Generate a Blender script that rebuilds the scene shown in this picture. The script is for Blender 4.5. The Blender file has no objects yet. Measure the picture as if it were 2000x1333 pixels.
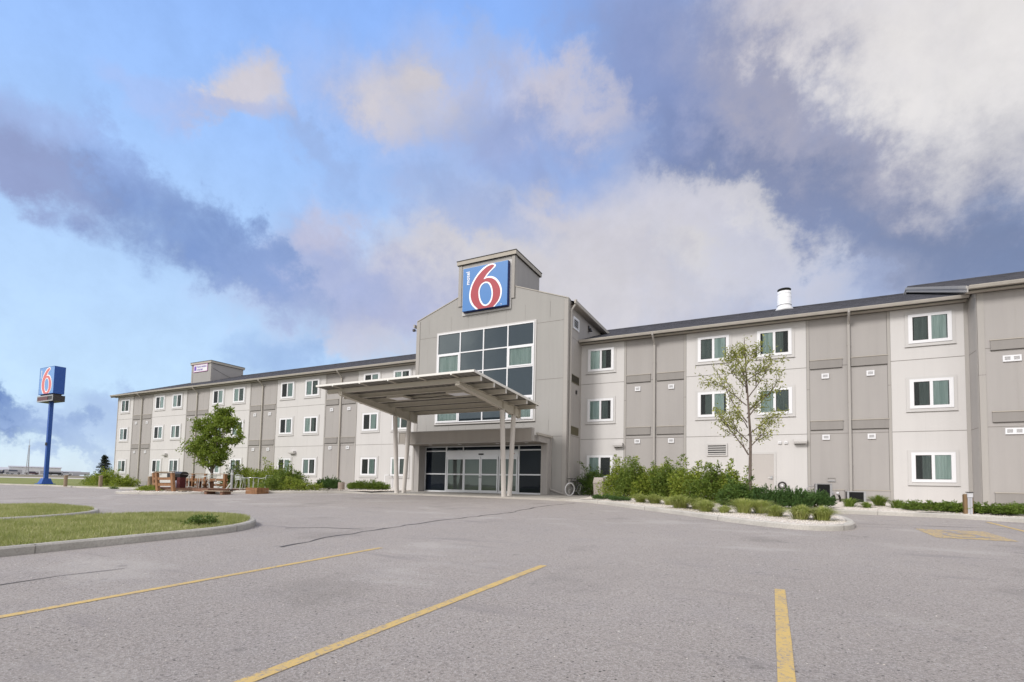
import bpy, math, random
import numpy as np
from mathutils import Vector, Matrix
R = math.radians
PI = math.pi
sc = bpy.context.scene
col = sc.collection

# ------------------------------------------------------------------ camera
cam_d = bpy.data.cameras.new('camera')
cam = bpy.data.objects.new('camera', cam_d)
col.objects.link(cam)
CAMZ = 1.4
yaw, pitch, roll = R(-27.10), R(3.28), R(1.23)
_f = Vector((math.sin(yaw)*math.cos(pitch), math.cos(yaw)*math.cos(pitch), math.sin(pitch)))
_r = Vector((math.cos(yaw), -math.sin(yaw), 0))
_u = _r.cross(_f)
_r2 = math.cos(roll)*_r + math.sin(roll)*_u
_u2 = -math.sin(roll)*_r + math.cos(roll)*_u
m = Matrix((_r2, _u2, -_f)).transposed().to_4x4()
m.translation = Vector((0, 0, CAMZ))
cam.matrix_world = m
cam_d.sensor_width = 36
cam_d.lens = 991.4/2000*36
cam_d.shift_y = 0.1138
cam_d.clip_start = 0.1
cam_d.clip_end = 9000
sc.camera = cam
sc.render.resolution_x, sc.render.resolution_y = 1024, 682

# ------------------------------------------------------------------ light
SUN_EL, SUN_AZ = 38, 205          # azimuth clockwise from +Y (the building's depth)
sc.view_settings.view_transform = 'Standard'
sc.view_settings.look = 'None'
sc.view_settings.gamma = 1
sc.view_settings.exposure = 0.85
sun_d = bpy.data.lights.new('sun', 'SUN')
sun_d.energy = 1.5
sun_d.angle = R(16)
sun_d.color = (1.0, 0.965, 0.925)
sun = bpy.data.objects.new('sun', sun_d)
col.objects.link(sun)
_sd = Vector((math.sin(R(SUN_AZ))*math.cos(R(SUN_EL)), math.cos(R(SUN_AZ))*math.cos(R(SUN_EL)), math.sin(R(SUN_EL))))
sun.rotation_euler = _sd.to_track_quat('Z', 'Y').to_euler()

# ------------------------------------------------------------------ sky
world = bpy.data.worlds.new('World')
sc.world = world
world.use_nodes = True
nt = world.node_tree
nt.nodes.clear()
def N(t, **k):
    n = nt.nodes.new(t)
    for a, b in k.items():
        setattr(n, a, b)
    return n
def lk(a, b): nt.links.new(a, b)
def mth(op, a, b=None, c=None, clamp=False):
    n = N('ShaderNodeMath', operation=op); n.use_clamp = clamp
    for i, v in enumerate((a, b, c)):
        if v is None: continue
        if isinstance(v, (int, float)): n.inputs[i].default_value = v
        else: lk(v, n.inputs[i])
    return n.outputs[0]
tc = N('ShaderNodeTexCoord')
sep = N('ShaderNodeSeparateXYZ'); lk(tc.outputs['Generated'], sep.inputs[0])
az0 = mth('ARCTAN2', sep.outputs[0], sep.outputs[1])
el0 = mth('ARCSINE', sep.outputs[2])
def noise(scale, detail, rough, vec=None, dist=0.0):
    n = N('ShaderNodeTexNoise'); n.inputs['Scale'].default_value = scale
    n.inputs['Detail'].default_value = detail; n.inputs['Roughness'].default_value = rough
    n.inputs['Distortion'].default_value = dist
    lk(vec if vec is not None else tc.outputs['Generated'], n.inputs['Vector'])
    return n
n1 = noise(7.5, 7, .62); n2 = noise(6.8, 7, .62, dist=.2)
mp = N('ShaderNodeMapping'); lk(tc.outputs['Generated'], mp.inputs[0]); mp.inputs['Location'].default_value = (7.3, 2.1, 4.4)
lk(mp.outputs[0], n2.inputs['Vector'])
n3 = noise(15, 8, .66)
n4 = noise(7, 8, .62, dist=.6)
FT = N('ShaderNodeMapRange'); lk(n4.outputs[0], FT.inputs[0]); FT.inputs[1].default_value = .32; FT.inputs[2].default_value = .60; FT.inputs[3].default_value = .70; FT.inputs[4].default_value = 1.15; FT = FT.outputs[0]
AMP = 0.17
az = mth('ADD', az0, mth('MULTIPLY', mth('SUBTRACT', n1.outputs[0], .5), AMP*1.2))
az = mth('ADD', az, mth('MULTIPLY', mth('SUBTRACT', n3.outputs[0], .5), .10))
el = mth('ADD', el0, mth('MULTIPLY', mth('SUBTRACT', n2.outputs[0], .5), AMP))
el = mth('ADD', el, mth('MULTIPLY', mth('SUBTRACT', n3.outputs[0], .5), .08))
cmb = N('ShaderNodeCombineXYZ'); lk(az, cmb.inputs[0]); lk(el, cmb.inputs[1])
def blob(a, e, ra, re, rot):
    """soft elliptical patch of sky round the direction (azimuth, elevation), degrees"""
    mpn = N('ShaderNodeMapping', vector_type='TEXTURE')
    mpn.inputs[1].default_value = (R(a), R(e), 0)
    mpn.inputs[2].default_value = (0, 0, R(rot))
    mpn.inputs[3].default_value = (R(ra)/math.cos(R(e))**.7, R(re), 1)
    lk(cmb.outputs[0], mpn.inputs[0])
    ln = N('ShaderNodeVectorMath', operation='LENGTH'); lk(mpn.outputs[0], ln.inputs[0])
    mr = N('ShaderNodeMapRange'); mr.interpolation_type = 'SMOOTHSTEP'
    lk(ln.outputs['Value'], mr.inputs[0]); mr.inputs[1].default_value = 1.35; mr.inputs[2].default_value = .35
    return mr.outputs[0]
def srgb(r, g, b):
    return tuple(((c/255)/12.92 if c/255 <= .04045 else ((c/255+.055)/1.055)**2.4) for c in (r, g, b))
SKYK = 0.5/(2**(sc.view_settings.exposure-1))          # scene radiance of a display white
# clear air: Nishita
sky = N('ShaderNodeTexSky', sky_type='NISHITA')
sky.sun_disc = False
sky.sun_elevation = R(SUN_EL); sky.sun_rotation = R(SUN_AZ)
sky.air_density = 1.0; sky.dust_density = 0.6; sky.ozone_density = 2.0
bg_sky = N('ShaderNodeBackground'); bg_sky.inputs[1].default_value = 0.095
lk(sky.outputs[0], bg_sky.inputs[0])
# clear air seen through thin high veil: pale gradient by elevation
ramp = N('ShaderNodeValToRGB'); lk(mth('MULTIPLY', el0, 1/R(60)), ramp.inputs[0])
cr = ramp.color_ramp
SKYSTOPS = [(0.0, (214, 232, 246)), (.12, (196, 224, 250)), (.3, (184, 215, 252)), (.55, (160, 197, 253)), (.8, (138, 179, 250)), (1.0, (125, 168, 245))]
cr.elements[0].position = 0; cr.elements[0].color = (*srgb(*SKYSTOPS[0][1]), 1)
cr.elements[1].position = 1; cr.elements[1].color = (*srgb(*SKYSTOPS[-1][1]), 1)
for p, c in SKYSTOPS[1:-1]:
    e = cr.elements.new(p); e.color = (*srgb(*c), 1)
cur = ramp.outputs[0]
def over(cur, mask, rgb, k=1.0):
    mx = N('ShaderNodeMix', data_type='RGBA')
    lk(mth('MULTIPLY', mth('MULTIPLY', mask, FT), k, clamp=True), mx.inputs[0]); lk(cur, mx.inputs[6])
    mx.inputs[7].default_value = (*srgb(*rgb), 1)
    return mx.outputs[2]
# clouds in front of the camera, layer by layer: azimuth, elevation, radii, tilt, colour, cover
for a, e, ra, re, ro, c, k in [
    (5.4, 31.5, 24.8, 13.4, -28.4, (135, 143, 174), 1.0),
    (-11.0, 39.6, 9.8, 8.5, -33.4, (147, 162, 207), 0.75),
    (-3.5, 34.3, 14.7, 7.5, -25.9, (133, 148, 193), 0.7),
    (11.9, 23.0, 15.3, 5.1, -25.0, (101, 115, 150), 1.0),
    (-0.1, 28.3, 12.8, 3.9, -34.3, (117, 129, 166), 0.9),
    (14.9, 17.4, 11.1, 3.6, -19.7, (119, 129, 160), 1.0),
    (5.2, 19.4, 5.3, 2.1, -35.9, (152, 177, 221), 0.7),
    (9.2, 17.8, 4.9, 1.6, -37.6, (129, 146, 185), 0.8),
    (8.7, 32.1, 17.0, 6.5, -30.9, (168, 166, 182), 0.9),
    (17.6, 33.6, 14.9, 6.6, -32.4, (235, 231, 227), 1.0),
    (6.8, 39.8, 11.4, 3.8, -22.6, (207, 202, 207), 0.9),
    (18.6, 27.5, 7.9, 4.8, -24.2, (199, 196, 199), 0.85),
    (15.4, 34.5, 13.1, 6.1, -31.0, (235, 230, 226), 0.9),
    (-11.4, 20.4, 24.4, 9.1, -14.3, (184, 186, 206), 1.0),
    (-18.8, 24.9, 18.5, 5.9, -11.9, (205, 202, 211), 1.0),
    (-5.6, 26.1, 10.8, 4.8, -31.9, (221, 217, 215), 1.0),
    (-9.3, 29.3, 7.2, 3.1, -17.2, (208, 206, 217), 0.85),
    (-1.1, 22.2, 7.7, 3.5, -37.9, (200, 200, 214), 0.8),
    (-30.5, 23.9, 18.4, 6.1, 13.5, (202, 200, 212), 1.0),
    (-35.7, 22.0, 13.0, 4.4, 11.8, (223, 219, 216), 0.95),
    (-23.9, 19.3, 21.0, 5.4, -0.1, (213, 208, 211), 0.95),
    (-28.8, 23.9, 22.7, 5.6, 6.3, (213, 208, 210), 0.6),
    (-43.5, 19.8, 14.4, 5.7, 1.8, (180, 184, 213), 1.0),
    (-48.4, 22.1, 6.0, 5.6, -22.3, (169, 180, 218), 0.75),
    (-48.1, 25.9, 4.9, 2.0, 28.8, (200, 196, 214), 0.6),
    (-33.7, 29.5, 10.0, 2.9, -14.3, (161, 178, 219), 0.8),
    (-35.1, 37.1, 14.5, 4.4, -1.2, (184, 190, 220), 0.9),
    (-39.6, 37.8, 6.3, 3.2, -0.0, (211, 206, 211), 0.9),
    (-21.4, 37.6, 5.7, 3.0, -11.1, (205, 200, 211), 0.85),
    (-25.5, 34.2, 11.4, 3.9, -8.8, (150, 166, 211), 0.7),
    (-49.4, 31.8, 7.2, 2.3, -22.6, (158, 181, 226), 0.7),
    (-35.4, 41.6, 6.2, 2.2, -1.9, (175, 192, 233), 0.6),
    (-56.3, 34.7, 3.6, 2.5, 4.2, (211, 206, 213), 0.95),
    (-56.4, 33.0, 4.3, 1.1, 8.4, (179, 188, 222), 0.7),
    (-62.5, 32.6, 3.6, 1.6, 1.0, (174, 190, 235), 0.4),
    (-63.5, 23.3, 10.9, 3.5, -16.3, (130, 150, 196), 1.0),
    (-71.3, 23.8, 5.1, 2.9, -14.4, (147, 158, 199), 0.95),
    (-58.0, 22.1, 6.6, 2.8, -18.1, (121, 148, 202), 0.85),
    (-66.4, 27.1, 4.5, 2.5, -28.9, (150, 176, 228), 0.6),
    (-53.8, 20.2, 5.6, 3.0, -28.1, (140, 162, 210), 0.75),
    (-72.3, 5.3, 3.9, 1.7, -23.5, (91, 122, 186), 0.95),
    (-69.1, 3.5, 4.2, 1.2, -33.6, (148, 173, 220), 0.75),
    (-66.2, 4.7, 3.9, 2.2, -7.5, (160, 182, 225), 0.65),
    (-51.0, 12.7, 5.3, 2.3, 6.8, (150, 177, 222), 0.65),
    (-42.8, 14.6, 5.7, 2.2, -15.4, (204, 202, 214), 0.65),
    (-72.1, 27.4, 5.5, 1.8, 14.5, (168, 186, 232), 0.5),
]:
    cur = over(cur, blob(a, e, ra, re, ro), c, k)
# light and dark texture inside the clouds
TX = N('ShaderNodeMapRange'); lk(n3.outputs[0], TX.inputs[0]); TX.inputs[1].default_value = .34; TX.inputs[2].default_value = .62; TX.inputs[3].default_value = .95; TX.inputs[4].default_value = 1.03
vm = N('ShaderNodeVectorMath', operation='SCALE'); lk(cur, vm.inputs[0]); lk(TX.outputs[0], vm.inputs['Scale']); cur = vm.outputs[0]
# unseen sky overhead and behind: broken cloud added bright to light walls and ground
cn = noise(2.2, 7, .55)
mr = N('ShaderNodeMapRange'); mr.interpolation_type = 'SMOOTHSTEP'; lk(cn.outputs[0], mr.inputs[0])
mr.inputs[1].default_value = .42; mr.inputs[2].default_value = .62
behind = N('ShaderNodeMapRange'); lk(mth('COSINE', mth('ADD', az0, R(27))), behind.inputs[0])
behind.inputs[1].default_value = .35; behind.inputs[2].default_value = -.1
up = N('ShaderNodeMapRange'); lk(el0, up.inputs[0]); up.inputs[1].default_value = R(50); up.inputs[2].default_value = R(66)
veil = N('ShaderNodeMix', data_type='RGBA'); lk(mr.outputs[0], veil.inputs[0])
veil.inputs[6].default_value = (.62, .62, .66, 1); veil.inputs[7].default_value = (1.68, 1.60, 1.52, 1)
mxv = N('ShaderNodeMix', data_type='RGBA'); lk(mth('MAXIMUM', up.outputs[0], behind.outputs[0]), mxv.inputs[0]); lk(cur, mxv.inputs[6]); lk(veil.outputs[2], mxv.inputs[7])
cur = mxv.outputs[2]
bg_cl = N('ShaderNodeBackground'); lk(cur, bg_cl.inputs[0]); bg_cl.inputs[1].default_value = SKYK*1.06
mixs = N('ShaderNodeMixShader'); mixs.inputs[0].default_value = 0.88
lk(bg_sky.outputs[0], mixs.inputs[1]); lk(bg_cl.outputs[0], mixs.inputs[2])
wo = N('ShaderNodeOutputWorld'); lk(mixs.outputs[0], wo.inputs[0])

# ------------------------------------------------------------------ materials
def mat(name, color, rough=.7, metal=0., spec=.5):
    m = bpy.data.materials.new(name); m.use_nodes = True
    b = m.node_tree.nodes['Principled BSDF']
    b.inputs['Base Color'].default_value = (*color, 1)
    b.inputs['Roughness'].default_value = rough
    b.inputs['Metallic'].default_value = metal
    b.inputs['Specular IOR Level'].default_value = spec
    return m
class NT:
    """small helper for building a material's node tree"""
    def __init__(s, m): s.t = m.node_tree; s.b = s.t.nodes.get('Principled BSDF')
    def n(s, t, **k):
        n = s.t.nodes.new(t)
        for a, b in k.items(): setattr(n, a, b)
        return n
    def l(s, a, b): s.t.links.new(a, b)
    def obj(s): return s.n('ShaderNodeTexCoord').outputs['Object']
    def geo(s): return s.n('ShaderNodeNewGeometry').outputs['Position']
    def noise(s, scale, detail=4, rough=.6, vec=None, stretch=None):
        v = vec or s.geo()
        if stretch:
            q = s.n('ShaderNodeMapping'); q.inputs['Scale'].default_value = stretch; s.l(v, q.inputs[0]); v = q.outputs[0]
        n = s.n('ShaderNodeTexNoise'); n.inputs['Scale'].default_value = scale
        n.inputs['Detail'].default_value = detail; n.inputs['Roughness'].default_value = rough
        s.l(v, n.inputs['Vector']); return n.outputs[0]
    def ramp(s, x, stops):
        r = s.n('ShaderNodeValToRGB'); s.l(x, r.inputs[0]); e = r.color_ramp.elements
        e[0].position, e[0].color = stops[0][0], (*stops[0][1], 1)
        e[1].position, e[1].color = stops[-1][0], (*stops[-1][1], 1)
        for p, c in stops[1:-1]:
            q = e.new(p); q.color = (*c, 1)
        return r.outputs[0]
    def g(s, x, a, b):          # scalar ramp a..b -> 0..1
        r = s.n('ShaderNodeMapRange'); s.l(x, r.inputs[0]); r.inputs[1].default_value = a; r.inputs[2].default_value = b; return r.outputs[0]
    def mix(s, f, a, b, mode='MIX'):
        x = s.n('ShaderNodeMix', data_type='RGBA', blend_type=mode)
        for i, v in ((0, f), (6, a), (7, b)):
            if isinstance(v, (int, float)): x.inputs[i].default_value = v
            elif isinstance(v, tuple): x.inputs[i].default_value = (*v, 1)
            else: s.l(v, x.inputs[i])
        return x.outputs[2]
    def bump(s, h, strength=.3, dist=.02):
        b = s.n('ShaderNodeBump'); b.inputs['Strength'].default_value = strength; b.inputs['Distance'].default_value = dist
        s.l(h, b.inputs['Height']); s.l(b.outputs[0], s.b.inputs['Normal'])
def stucco(name, c, var=.05, dirt=.12):
    m = mat(name, c, .85, spec=.25); t = NT(m)
    big = t.noise(.35, 4, .6); streak = t.noise(1.2, 4, .65, stretch=(2.2, 2.2, .12)); fine = t.noise(60, 3, .6)
    c2 = tuple(x*(1-dirt) for x in c)
    k = t.mix(t.g(streak, .42, .75), c, c2)
    k = t.mix(t.g(big, .35, .7), k, tuple(x*(1+var) for x in c), 'MIX')
    k2 = t.mix(.5, k, t.mix(t.g(streak, .3, .7), c, c2))
    t.l(k2, t.b.inputs['Base Color']); t.bump(fine, .15, .004)
    return m
WHITE = stucco('pale_panel', (.56, .542, .532), dirt=.05)
GREY = stucco('taupe_panel', (.362, .342, .330), dirt=.08)
GABLE = stucco('warm_grey_panel', (.345, .334, .32), dirt=.08)
TRIM = stucco('taupe_trim', (.37, .35, .33), dirt=.06)
BAND = stucco('band_panel', (.275, .258, .245))
SURR = stucco('window_surround', (.53, .515, .505), dirt=.04)
JOINT = mat('joint', (.20, .185, .17), .9)
DARKJ = mat('dark_gap', (.05, .045, .04), .9)
GUTTER = stucco('gutter_metal', (.44, .41, .37), dirt=.15)
FASCIA = stucco('fascia_board', (.42, .385, .335), dirt=.1)
SOFFIT = mat('soffit', (.30, .27, .24), .8)
VINYL = mat('white_vinyl', (.72, .72, .74), .4)
ALU = mat('aluminium_frame', (.62, .63, .65), .35, .3)
DARKROOM = mat('dark_interior', (.006, .007, .008), .9)  # near-black colour standing in for unlit interiors
def shingle():
    m = mat('asphalt_shingle', (.06, .06, .07), .9, spec=.2); t = NT(m)
    v = t.geo()
    br = t.n('ShaderNodeTexBrick'); mp_ = t.n('ShaderNodeMapping'); t.l(v, mp_.inputs[0]); mp_.inputs['Scale'].default_value = (1, 1, 1)
    t.l(mp_.outputs[0], br.inputs['Vector'])
    br.inputs['Scale'].default_value = 1; br.inputs['Brick Width'].default_value = .33; br.inputs['Row Height'].default_value = .14
    br.inputs['Mortar Size'].default_value = .006; br.inputs['Color1'].default_value = (.085, .085, .10, 1)
    br.inputs['Color2'].default_value = (.035, .036, .045, 1); br.inputs['Mortar'].default_value = (.02, .02, .024, 1)
    n = t.noise(3, 5, .7, stretch=(.6, 2.5, 2.5))
    t.l(t.mix(t.g(n, .3, .7), br.outputs['Color'], (.10, .10, .115)), t.b.inputs['Base Color'])
    t.bump(br.outputs['Fac'], .4, .01)
    return m
SHINGLE = shingle()
def glass_mat(name, tint, rough=.02, trans=.25, ior=1.5, boost=.0, gcol=(.85, .97, 1)):
    m = mat(name, tint, rough, spec=.5); t = NT(m)
    tr = t.n('ShaderNodeBsdfTransparent'); tr.inputs[0].default_value = (.93, .97, .96, 1)
    gl = t.n('ShaderNodeBsdfGlossy'); gl.inputs['Roughness'].default_value = rough; gl.inputs['Color'].default_value = (*gcol, 1)
    df = t.n('ShaderNodeBsdfDiffuse'); df.inputs[0].default_value = (*tint, 1)
    fr = t.n('ShaderNodeFresnel'); fr.inputs[0].default_value = ior
    a = t.n('ShaderNodeMixShader'); a.inputs[0].default_value = 1-trans; t.l(tr.outputs[0], a.inputs[1]); t.l(df.outputs[0], a.inputs[2])
    ad = t.n('ShaderNodeMath', operation='ADD', use_clamp=True); t.l(fr.outputs[0], ad.inputs[0]); ad.inputs[1].default_value = boost
    b = t.n('ShaderNodeMixShader'); t.l(ad.outputs[0], b.inputs[0]); t.l(a.outputs[0], b.inputs[1]); t.l(gl.outputs[0], b.inputs[2])
    nz = t.noise(.9, 2, .5); bp_ = t.n('ShaderNodeBump'); bp_.inputs['Strength'].default_value = .06; bp_.inputs['Distance'].default_value = .05
    t.l(nz, bp_.inputs['Height']); t.l(bp_.outputs[0], gl.inputs['Normal'])
    t.l(b.outputs[0], t.t.nodes['Material Output'].inputs[0])
    return m
PANE = glass_mat('window_glass', (.01, .012, .014), trans=.93)
DARKPANE = glass_mat('dark_glazing', (.020, .028, .034), trans=.04, boost=.06)
STOREPANE = glass_mat('storefront_glazing', (.008, .011, .018), trans=.03, ior=1.27)
DOORPANE = glass_mat('door_glazing', (.02, .03, .032), trans=.62, boost=.03, gcol=(.75, .95, .92))
def curtain_mat():
    m = mat('green_curtain', (.22, .40, .34), .9); t = NT(m)
    n = t.noise(6, 3, .6, stretch=(1, 1, .06))
    oi = t.n('ShaderNodeObjectInfo'); t.l(t.mix(t.g(oi.outputs['Random'], 0, 1.6), t.mix(t.g(n, .35, .65), (.42, .52, .475), (.70, .77, .73)), (.26, .34, .33)), t.b.inputs['Base Color'])
    return m
CURTAIN = curtain_mat()
SCREEN = mat('insect_screen', (.03, .035, .035), .9)
_t = NT(SCREEN); _tr = _t.n('ShaderNodeBsdfTransparent'); _mx = _t.n('ShaderNodeMixShader'); _mx.inputs[0].default_value = .5
_t.l(_tr.outputs[0], _mx.inputs[1]); _t.l(_t.b.outputs[0], _mx.inputs[2]); _t.l(_mx.outputs[0], _t.t.nodes['Material Output'].inputs[0])
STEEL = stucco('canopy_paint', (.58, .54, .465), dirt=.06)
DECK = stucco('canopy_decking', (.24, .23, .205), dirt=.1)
POSTM = stucco('column_paint', (.60, .56, .52), dirt=.10)
def concrete(name, c, c2):
    m = mat(name, c, .9, spec=.3); t = NT(m)
    a = t.noise(1.1, 6, .65); b = t.noise(35, 5, .7)
    k = t.mix(t.g(a, .35, .68), c, c2); k = t.mix(t.g(b, .45, .8), k, tuple(x*.75 for x in c2))
    t.l(k, t.b.inputs['Base Color']); t.bump(b, .3, .006)
    return m
KERB = concrete('kerb_concrete', (.53, .50, .455), (.40, .38, .345))
IKERB = concrete('island_kerb_concrete', (.46, .435, .395), (.33, .31, .28))
PAD = concrete('pad_concrete', (.46, .43, .385), (.38, .355, .32))
def asphalt():
    m = mat('worn_asphalt', (.24, .225, .225), .92, spec=.25); t = NT(m)
    v = t.geo()
    big = t.noise(.22, 5, .6); mid = t.noise(1.3, 5, .65)
    fine = t.noise(42, 6, .85); 
    vo = t.n('ShaderNodeTexVoronoi'); vo.inputs['Scale'].default_value = 105; t.l(v, vo.inputs['Vector'])
    vo2 = t.n('ShaderNodeTexVoronoi'); vo2.inputs['Scale'].default_value = 38; t.l(v, vo2.inputs['Vector'])
    base = t.mix(t.g(big, .3, .7), (.365, .328, .302), (.305, .273, .253))
    base = t.mix(t.g(mid, .48, .72), base, (.32, .29, .275))
    base = t.mix(t.g(fine, .50, .66), base, (.125, .112, .105)); base = t.mix(t.g(fine, .47, .36), base, (.42, .39, .37))
    sep_ = t.n('ShaderNodeSeparateColor'); t.l(vo.outputs['Color'], sep_.inputs[0])
    near = t.n('ShaderNodeMath', operation='MULTIPLY'); t.l(t.g(sep_.outputs[0], .78, .86), near.inputs[0]); t.l(t.g(vo.outputs['Distance'], .6, .25), near.inputs[1])
    base = t.mix(near.outputs[0], base, (.48, .45, .43))
    sep2 = t.n('ShaderNodeSeparateColor'); t.l(vo2.outputs['Color'], sep2.inputs[0])
    dk = t.n('ShaderNodeMath', operation='MULTIPLY'); t.l(t.g(sep2.outputs[1], .955, .98), dk.inputs[0]); t.l(t.g(vo2.outputs['Distance'], .42, .2), dk.inputs[1])
    base = t.mix(dk.outputs[0], base, (.05, .045, .045))
    st = t.noise(.9, 3, .55, stretch=(.35, 1.8, 1)); base = t.mix(t.g(st, .62, .80), base, (.22, .20, .20))
    sn = t.noise(.55, 4, .55, stretch=(1, .8, 1)); base = t.mix(t.g(sn, .60, .70), base, t.mix(.26, base, (.13, .12, .11)))
    s2 = t.noise(.38, 5, .6, stretch=(.8, 1.3, 1)); base = t.mix(t.g(s2, .57, .66), base, t.mix(.35, base, (.46, .43, .40)))
    s3 = t.noise(2.6, 3, .5); base = t.mix(t.g(s3, .70, .78), base, t.mix(.5, base, (.09, .085, .08)))
    t.l(base, t.b.inputs['Base Color']); t.bump(fine, .9, .012)
    return m
ASPH = asphalt()
def paint_mat(WEAR=.60):
    m = mat('worn_yellow_paint', (.60, .42, .15), .8); t = NT(m)
    n = t.noise(30, 5, .8); n2_ = t.noise(4, 4, .6)
    k = t.mix(t.g(n2_, .35, .7), (.55, .385, .13), (.48, .345, .15))
    a = t.n('ShaderNodeMath', operation='ADD'); t.l(n, a.inputs[0]); t.l(t.g(n2_, .0, 6.), a.inputs[1])
    t.l(t.mix(t.g(a.outputs[0], WEAR, WEAR+.1), k, (.25, .225, .215)), t.b.inputs['Base Color']); t.bump(n, .4, .006)
    return m
YELLOW = paint_mat()
SYMY = paint_mat(.53); SYMY.name = 'faded_yellow_paint'
TAR = mat('tar', (.055, .05, .05), .8)
def gravel():
    m = mat('pale_stone_mulch', (.6, .54, .48), .9); t = NT(m)
    vo = t.n('ShaderNodeTexVoronoi'); vo.inputs['Scale'].default_value = 26; t.l(t.geo(), vo.inputs['Vector'])
    sp = t.n('ShaderNodeSeparateColor'); t.l(vo.outputs['Color'], sp.inputs[0])
    k = t.mix(sp.outputs[0], (.78, .73, .67), (.62, .56, .50)); k = t.mix(t.g(vo.outputs['Distance'], .4, .85), k, (.36, .31, .26))
    b = t.noise(1.5, 4, .6); k = t.mix(t.g(b, .60, .85), k, (.45, .39, .32))
    t.l(k, t.b.inputs['Base Color']); t.bump(vo.outputs['Distance'], -.9, .03)
    return m
GRAVEL = gravel()
def soil_grass(name, a, b, c, sc1=1.2):
    m = mat(name, a, .95, spec=.1); t = NT(m)
    n = t.noise(sc1, 6, .7); f = t.noise(40, 4, .7)
    k = t.mix(t.g(n, .38, .62), a, b); k = t.mix(t.g(f, .45, .7), k, c)
    t.l(k, t.b.inputs['Base Color']); t.bump(f, .8, .03)
    return m
TURF = soil_grass('turf_floor', (.30, .31, .12), (.44, .38, .22), (.20, .21, .08))
FIELD = soil_grass('field_grass', (.19, .22, .07), (.28, .27, .12), (.14, .16, .05), .12)
GRAVELROAD = mat('pale_gravel_road', (.55, .50, .46), .9)
BANK = soil_grass('dry_bank', (.22, .20, .15), (.26, .22, .17), (.15, .14, .10), .3)
def leaf_mat(name, a, b, c, tr=.35, rough=.55):
    m = mat(name, a, rough, spec=.35); t = NT(m)
    rnd = t.n('ShaderNodeNewGeometry').outputs['Random Per Island']
    big = t.noise(1.6, 3, .6, vec=t.obj())
    k = t.ramp(rnd, [(0, a), (.5, b), (1, c)])
    k = t.mix(t.g(big, .35, .75), k, tuple(x*.78 for x in a))
    t.l(k, t.b.inputs['Base Color'])
    tl = t.n('ShaderNodeBsdfTranslucent'); t.l(t.mix(.5, k, (.25, .32, .04)), tl.inputs[0])
    mx = t.n('ShaderNodeMixShader'); mx.inputs[0].default_value = tr
    t.l(t.b.outputs[0], mx.inputs[1]); t.l(tl.outputs[0], mx.inputs[2]); t.l(mx.outputs[0], t.t.nodes['Material Output'].inputs[0])
    return m
LEAF_DARK = leaf_mat('dense_tree_leaf', (.13, .20, .022), (.22, .30, .035), (.33, .40, .06))
LEAF_YOUNG = leaf_mat('young_tree_leaf', (.26, .28, .07), (.36, .37, .09), (.50, .49, .16))
LEAF_HEDGE = leaf_mat('shrub_leaf', (.18, .25, .03), (.30, .37, .05), (.47, .50, .10))
LEAF_MID = leaf_mat('mid_shrub_leaf', (.10, .165, .025), (.17, .24, .035), (.29, .34, .065))
LEAF_DEEP = leaf_mat('deep_shrub_leaf', (.06, .12, .025), (.10, .17, .035), (.16, .24, .05))
NEEDLE = leaf_mat('pine_needle', (.05, .11, .028), (.075, .15, .038), (.12, .21, .05), .15)
JUNI = leaf_mat('juniper_spray', (.10, .17, .025), (.17, .25, .035), (.26, .34, .06), .2)
BLADE = leaf_mat('ornamental_blade', (.34, .40, .09), (.48, .52, .17), (.66, .64, .32), .3)
LAWN = leaf_mat('lawn_blade', (.28, .32, .09), (.41, .42, .18), (.60, .54, .33), .3)
HOSTA = leaf_mat('daylily_leaf', (.12, .19, .03), (.18, .26, .04), (.32, .37, .08), .3)
SPRUCE = leaf_mat('spruce_needle', (.018, .028, .022), (.03, .04, .03), (.05, .05, .04), .1)
def bark(name, c):
    m = mat(name, c, .9, spec=.2); t = NT(m); n = t.noise(14, 5, .7, vec=t.obj(), stretch=(3, 3, .5))
    t.l(t.mix(t.g(n, .35, .7), c, tuple(x*.45 for x in c)), t.b.inputs['Base Color']); t.bump(n, .6, .01); return m
BARK = bark('grey_brown_bark', (.20, .16, .135))
STEMM = bark('shrub_stem', (.14, .10, .06))
def wood(name, a, b):
    m = mat(name, a, .7, spec=.3); t = NT(m); n = t.noise(9, 5, .65, vec=t.obj(), stretch=(1, 1, .25))
    t.l(t.mix(t.g(n, .35, .68), a, b), t.b.inputs['Base Color']); t.bump(n, .3, .005); return m
CEDAR = wood('stained_timber', (.30, .155, .075), (.17, .085, .04))
DECKW = wood('weathered_deck', (.22, .115, .075), (.13, .07, .045))
POSTW = wood('weathered_post', (.33, .25, .17), (.20, .15, .11))
AGG = concrete('exposed_aggregate', (.40, .33, .28), (.26, .21, .18))
SILVER = mat('silver_metal', (.65, .66, .65), .3, .8)
WMETAL = mat('pale_tube_metal', (.72, .74, .70), .35, .4)
BLACK = mat('black_plastic', (.012, .012, .014), .5)
RUBBER = mat('rubber', (.02, .02, .02), .8)
DRED = mat('dark_red_enamel', (.075, .004, .006), .5)
DGREY = mat('dark_grey_metal', (.05, .045, .045), .45, .5)
BLUEP = mat('blue_post_paint', (.012, .075, .33), .45)
BLUES = mat('sign_blue', (.038, .175, .46), .45)
BLUEF = mat('faded_sign_blue', (.16, .32, .62), .5)
BLUED = mat('deep_blue_edge', (.01, .025, .14), .5)
REDS = mat('sign_red', (.34, .022, .038), .5)
REDF = mat('faded_sign_red', (.62, .16, .15), .5)
WHITES = mat('sign_white', (.85, .85, .88), .4)
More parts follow.
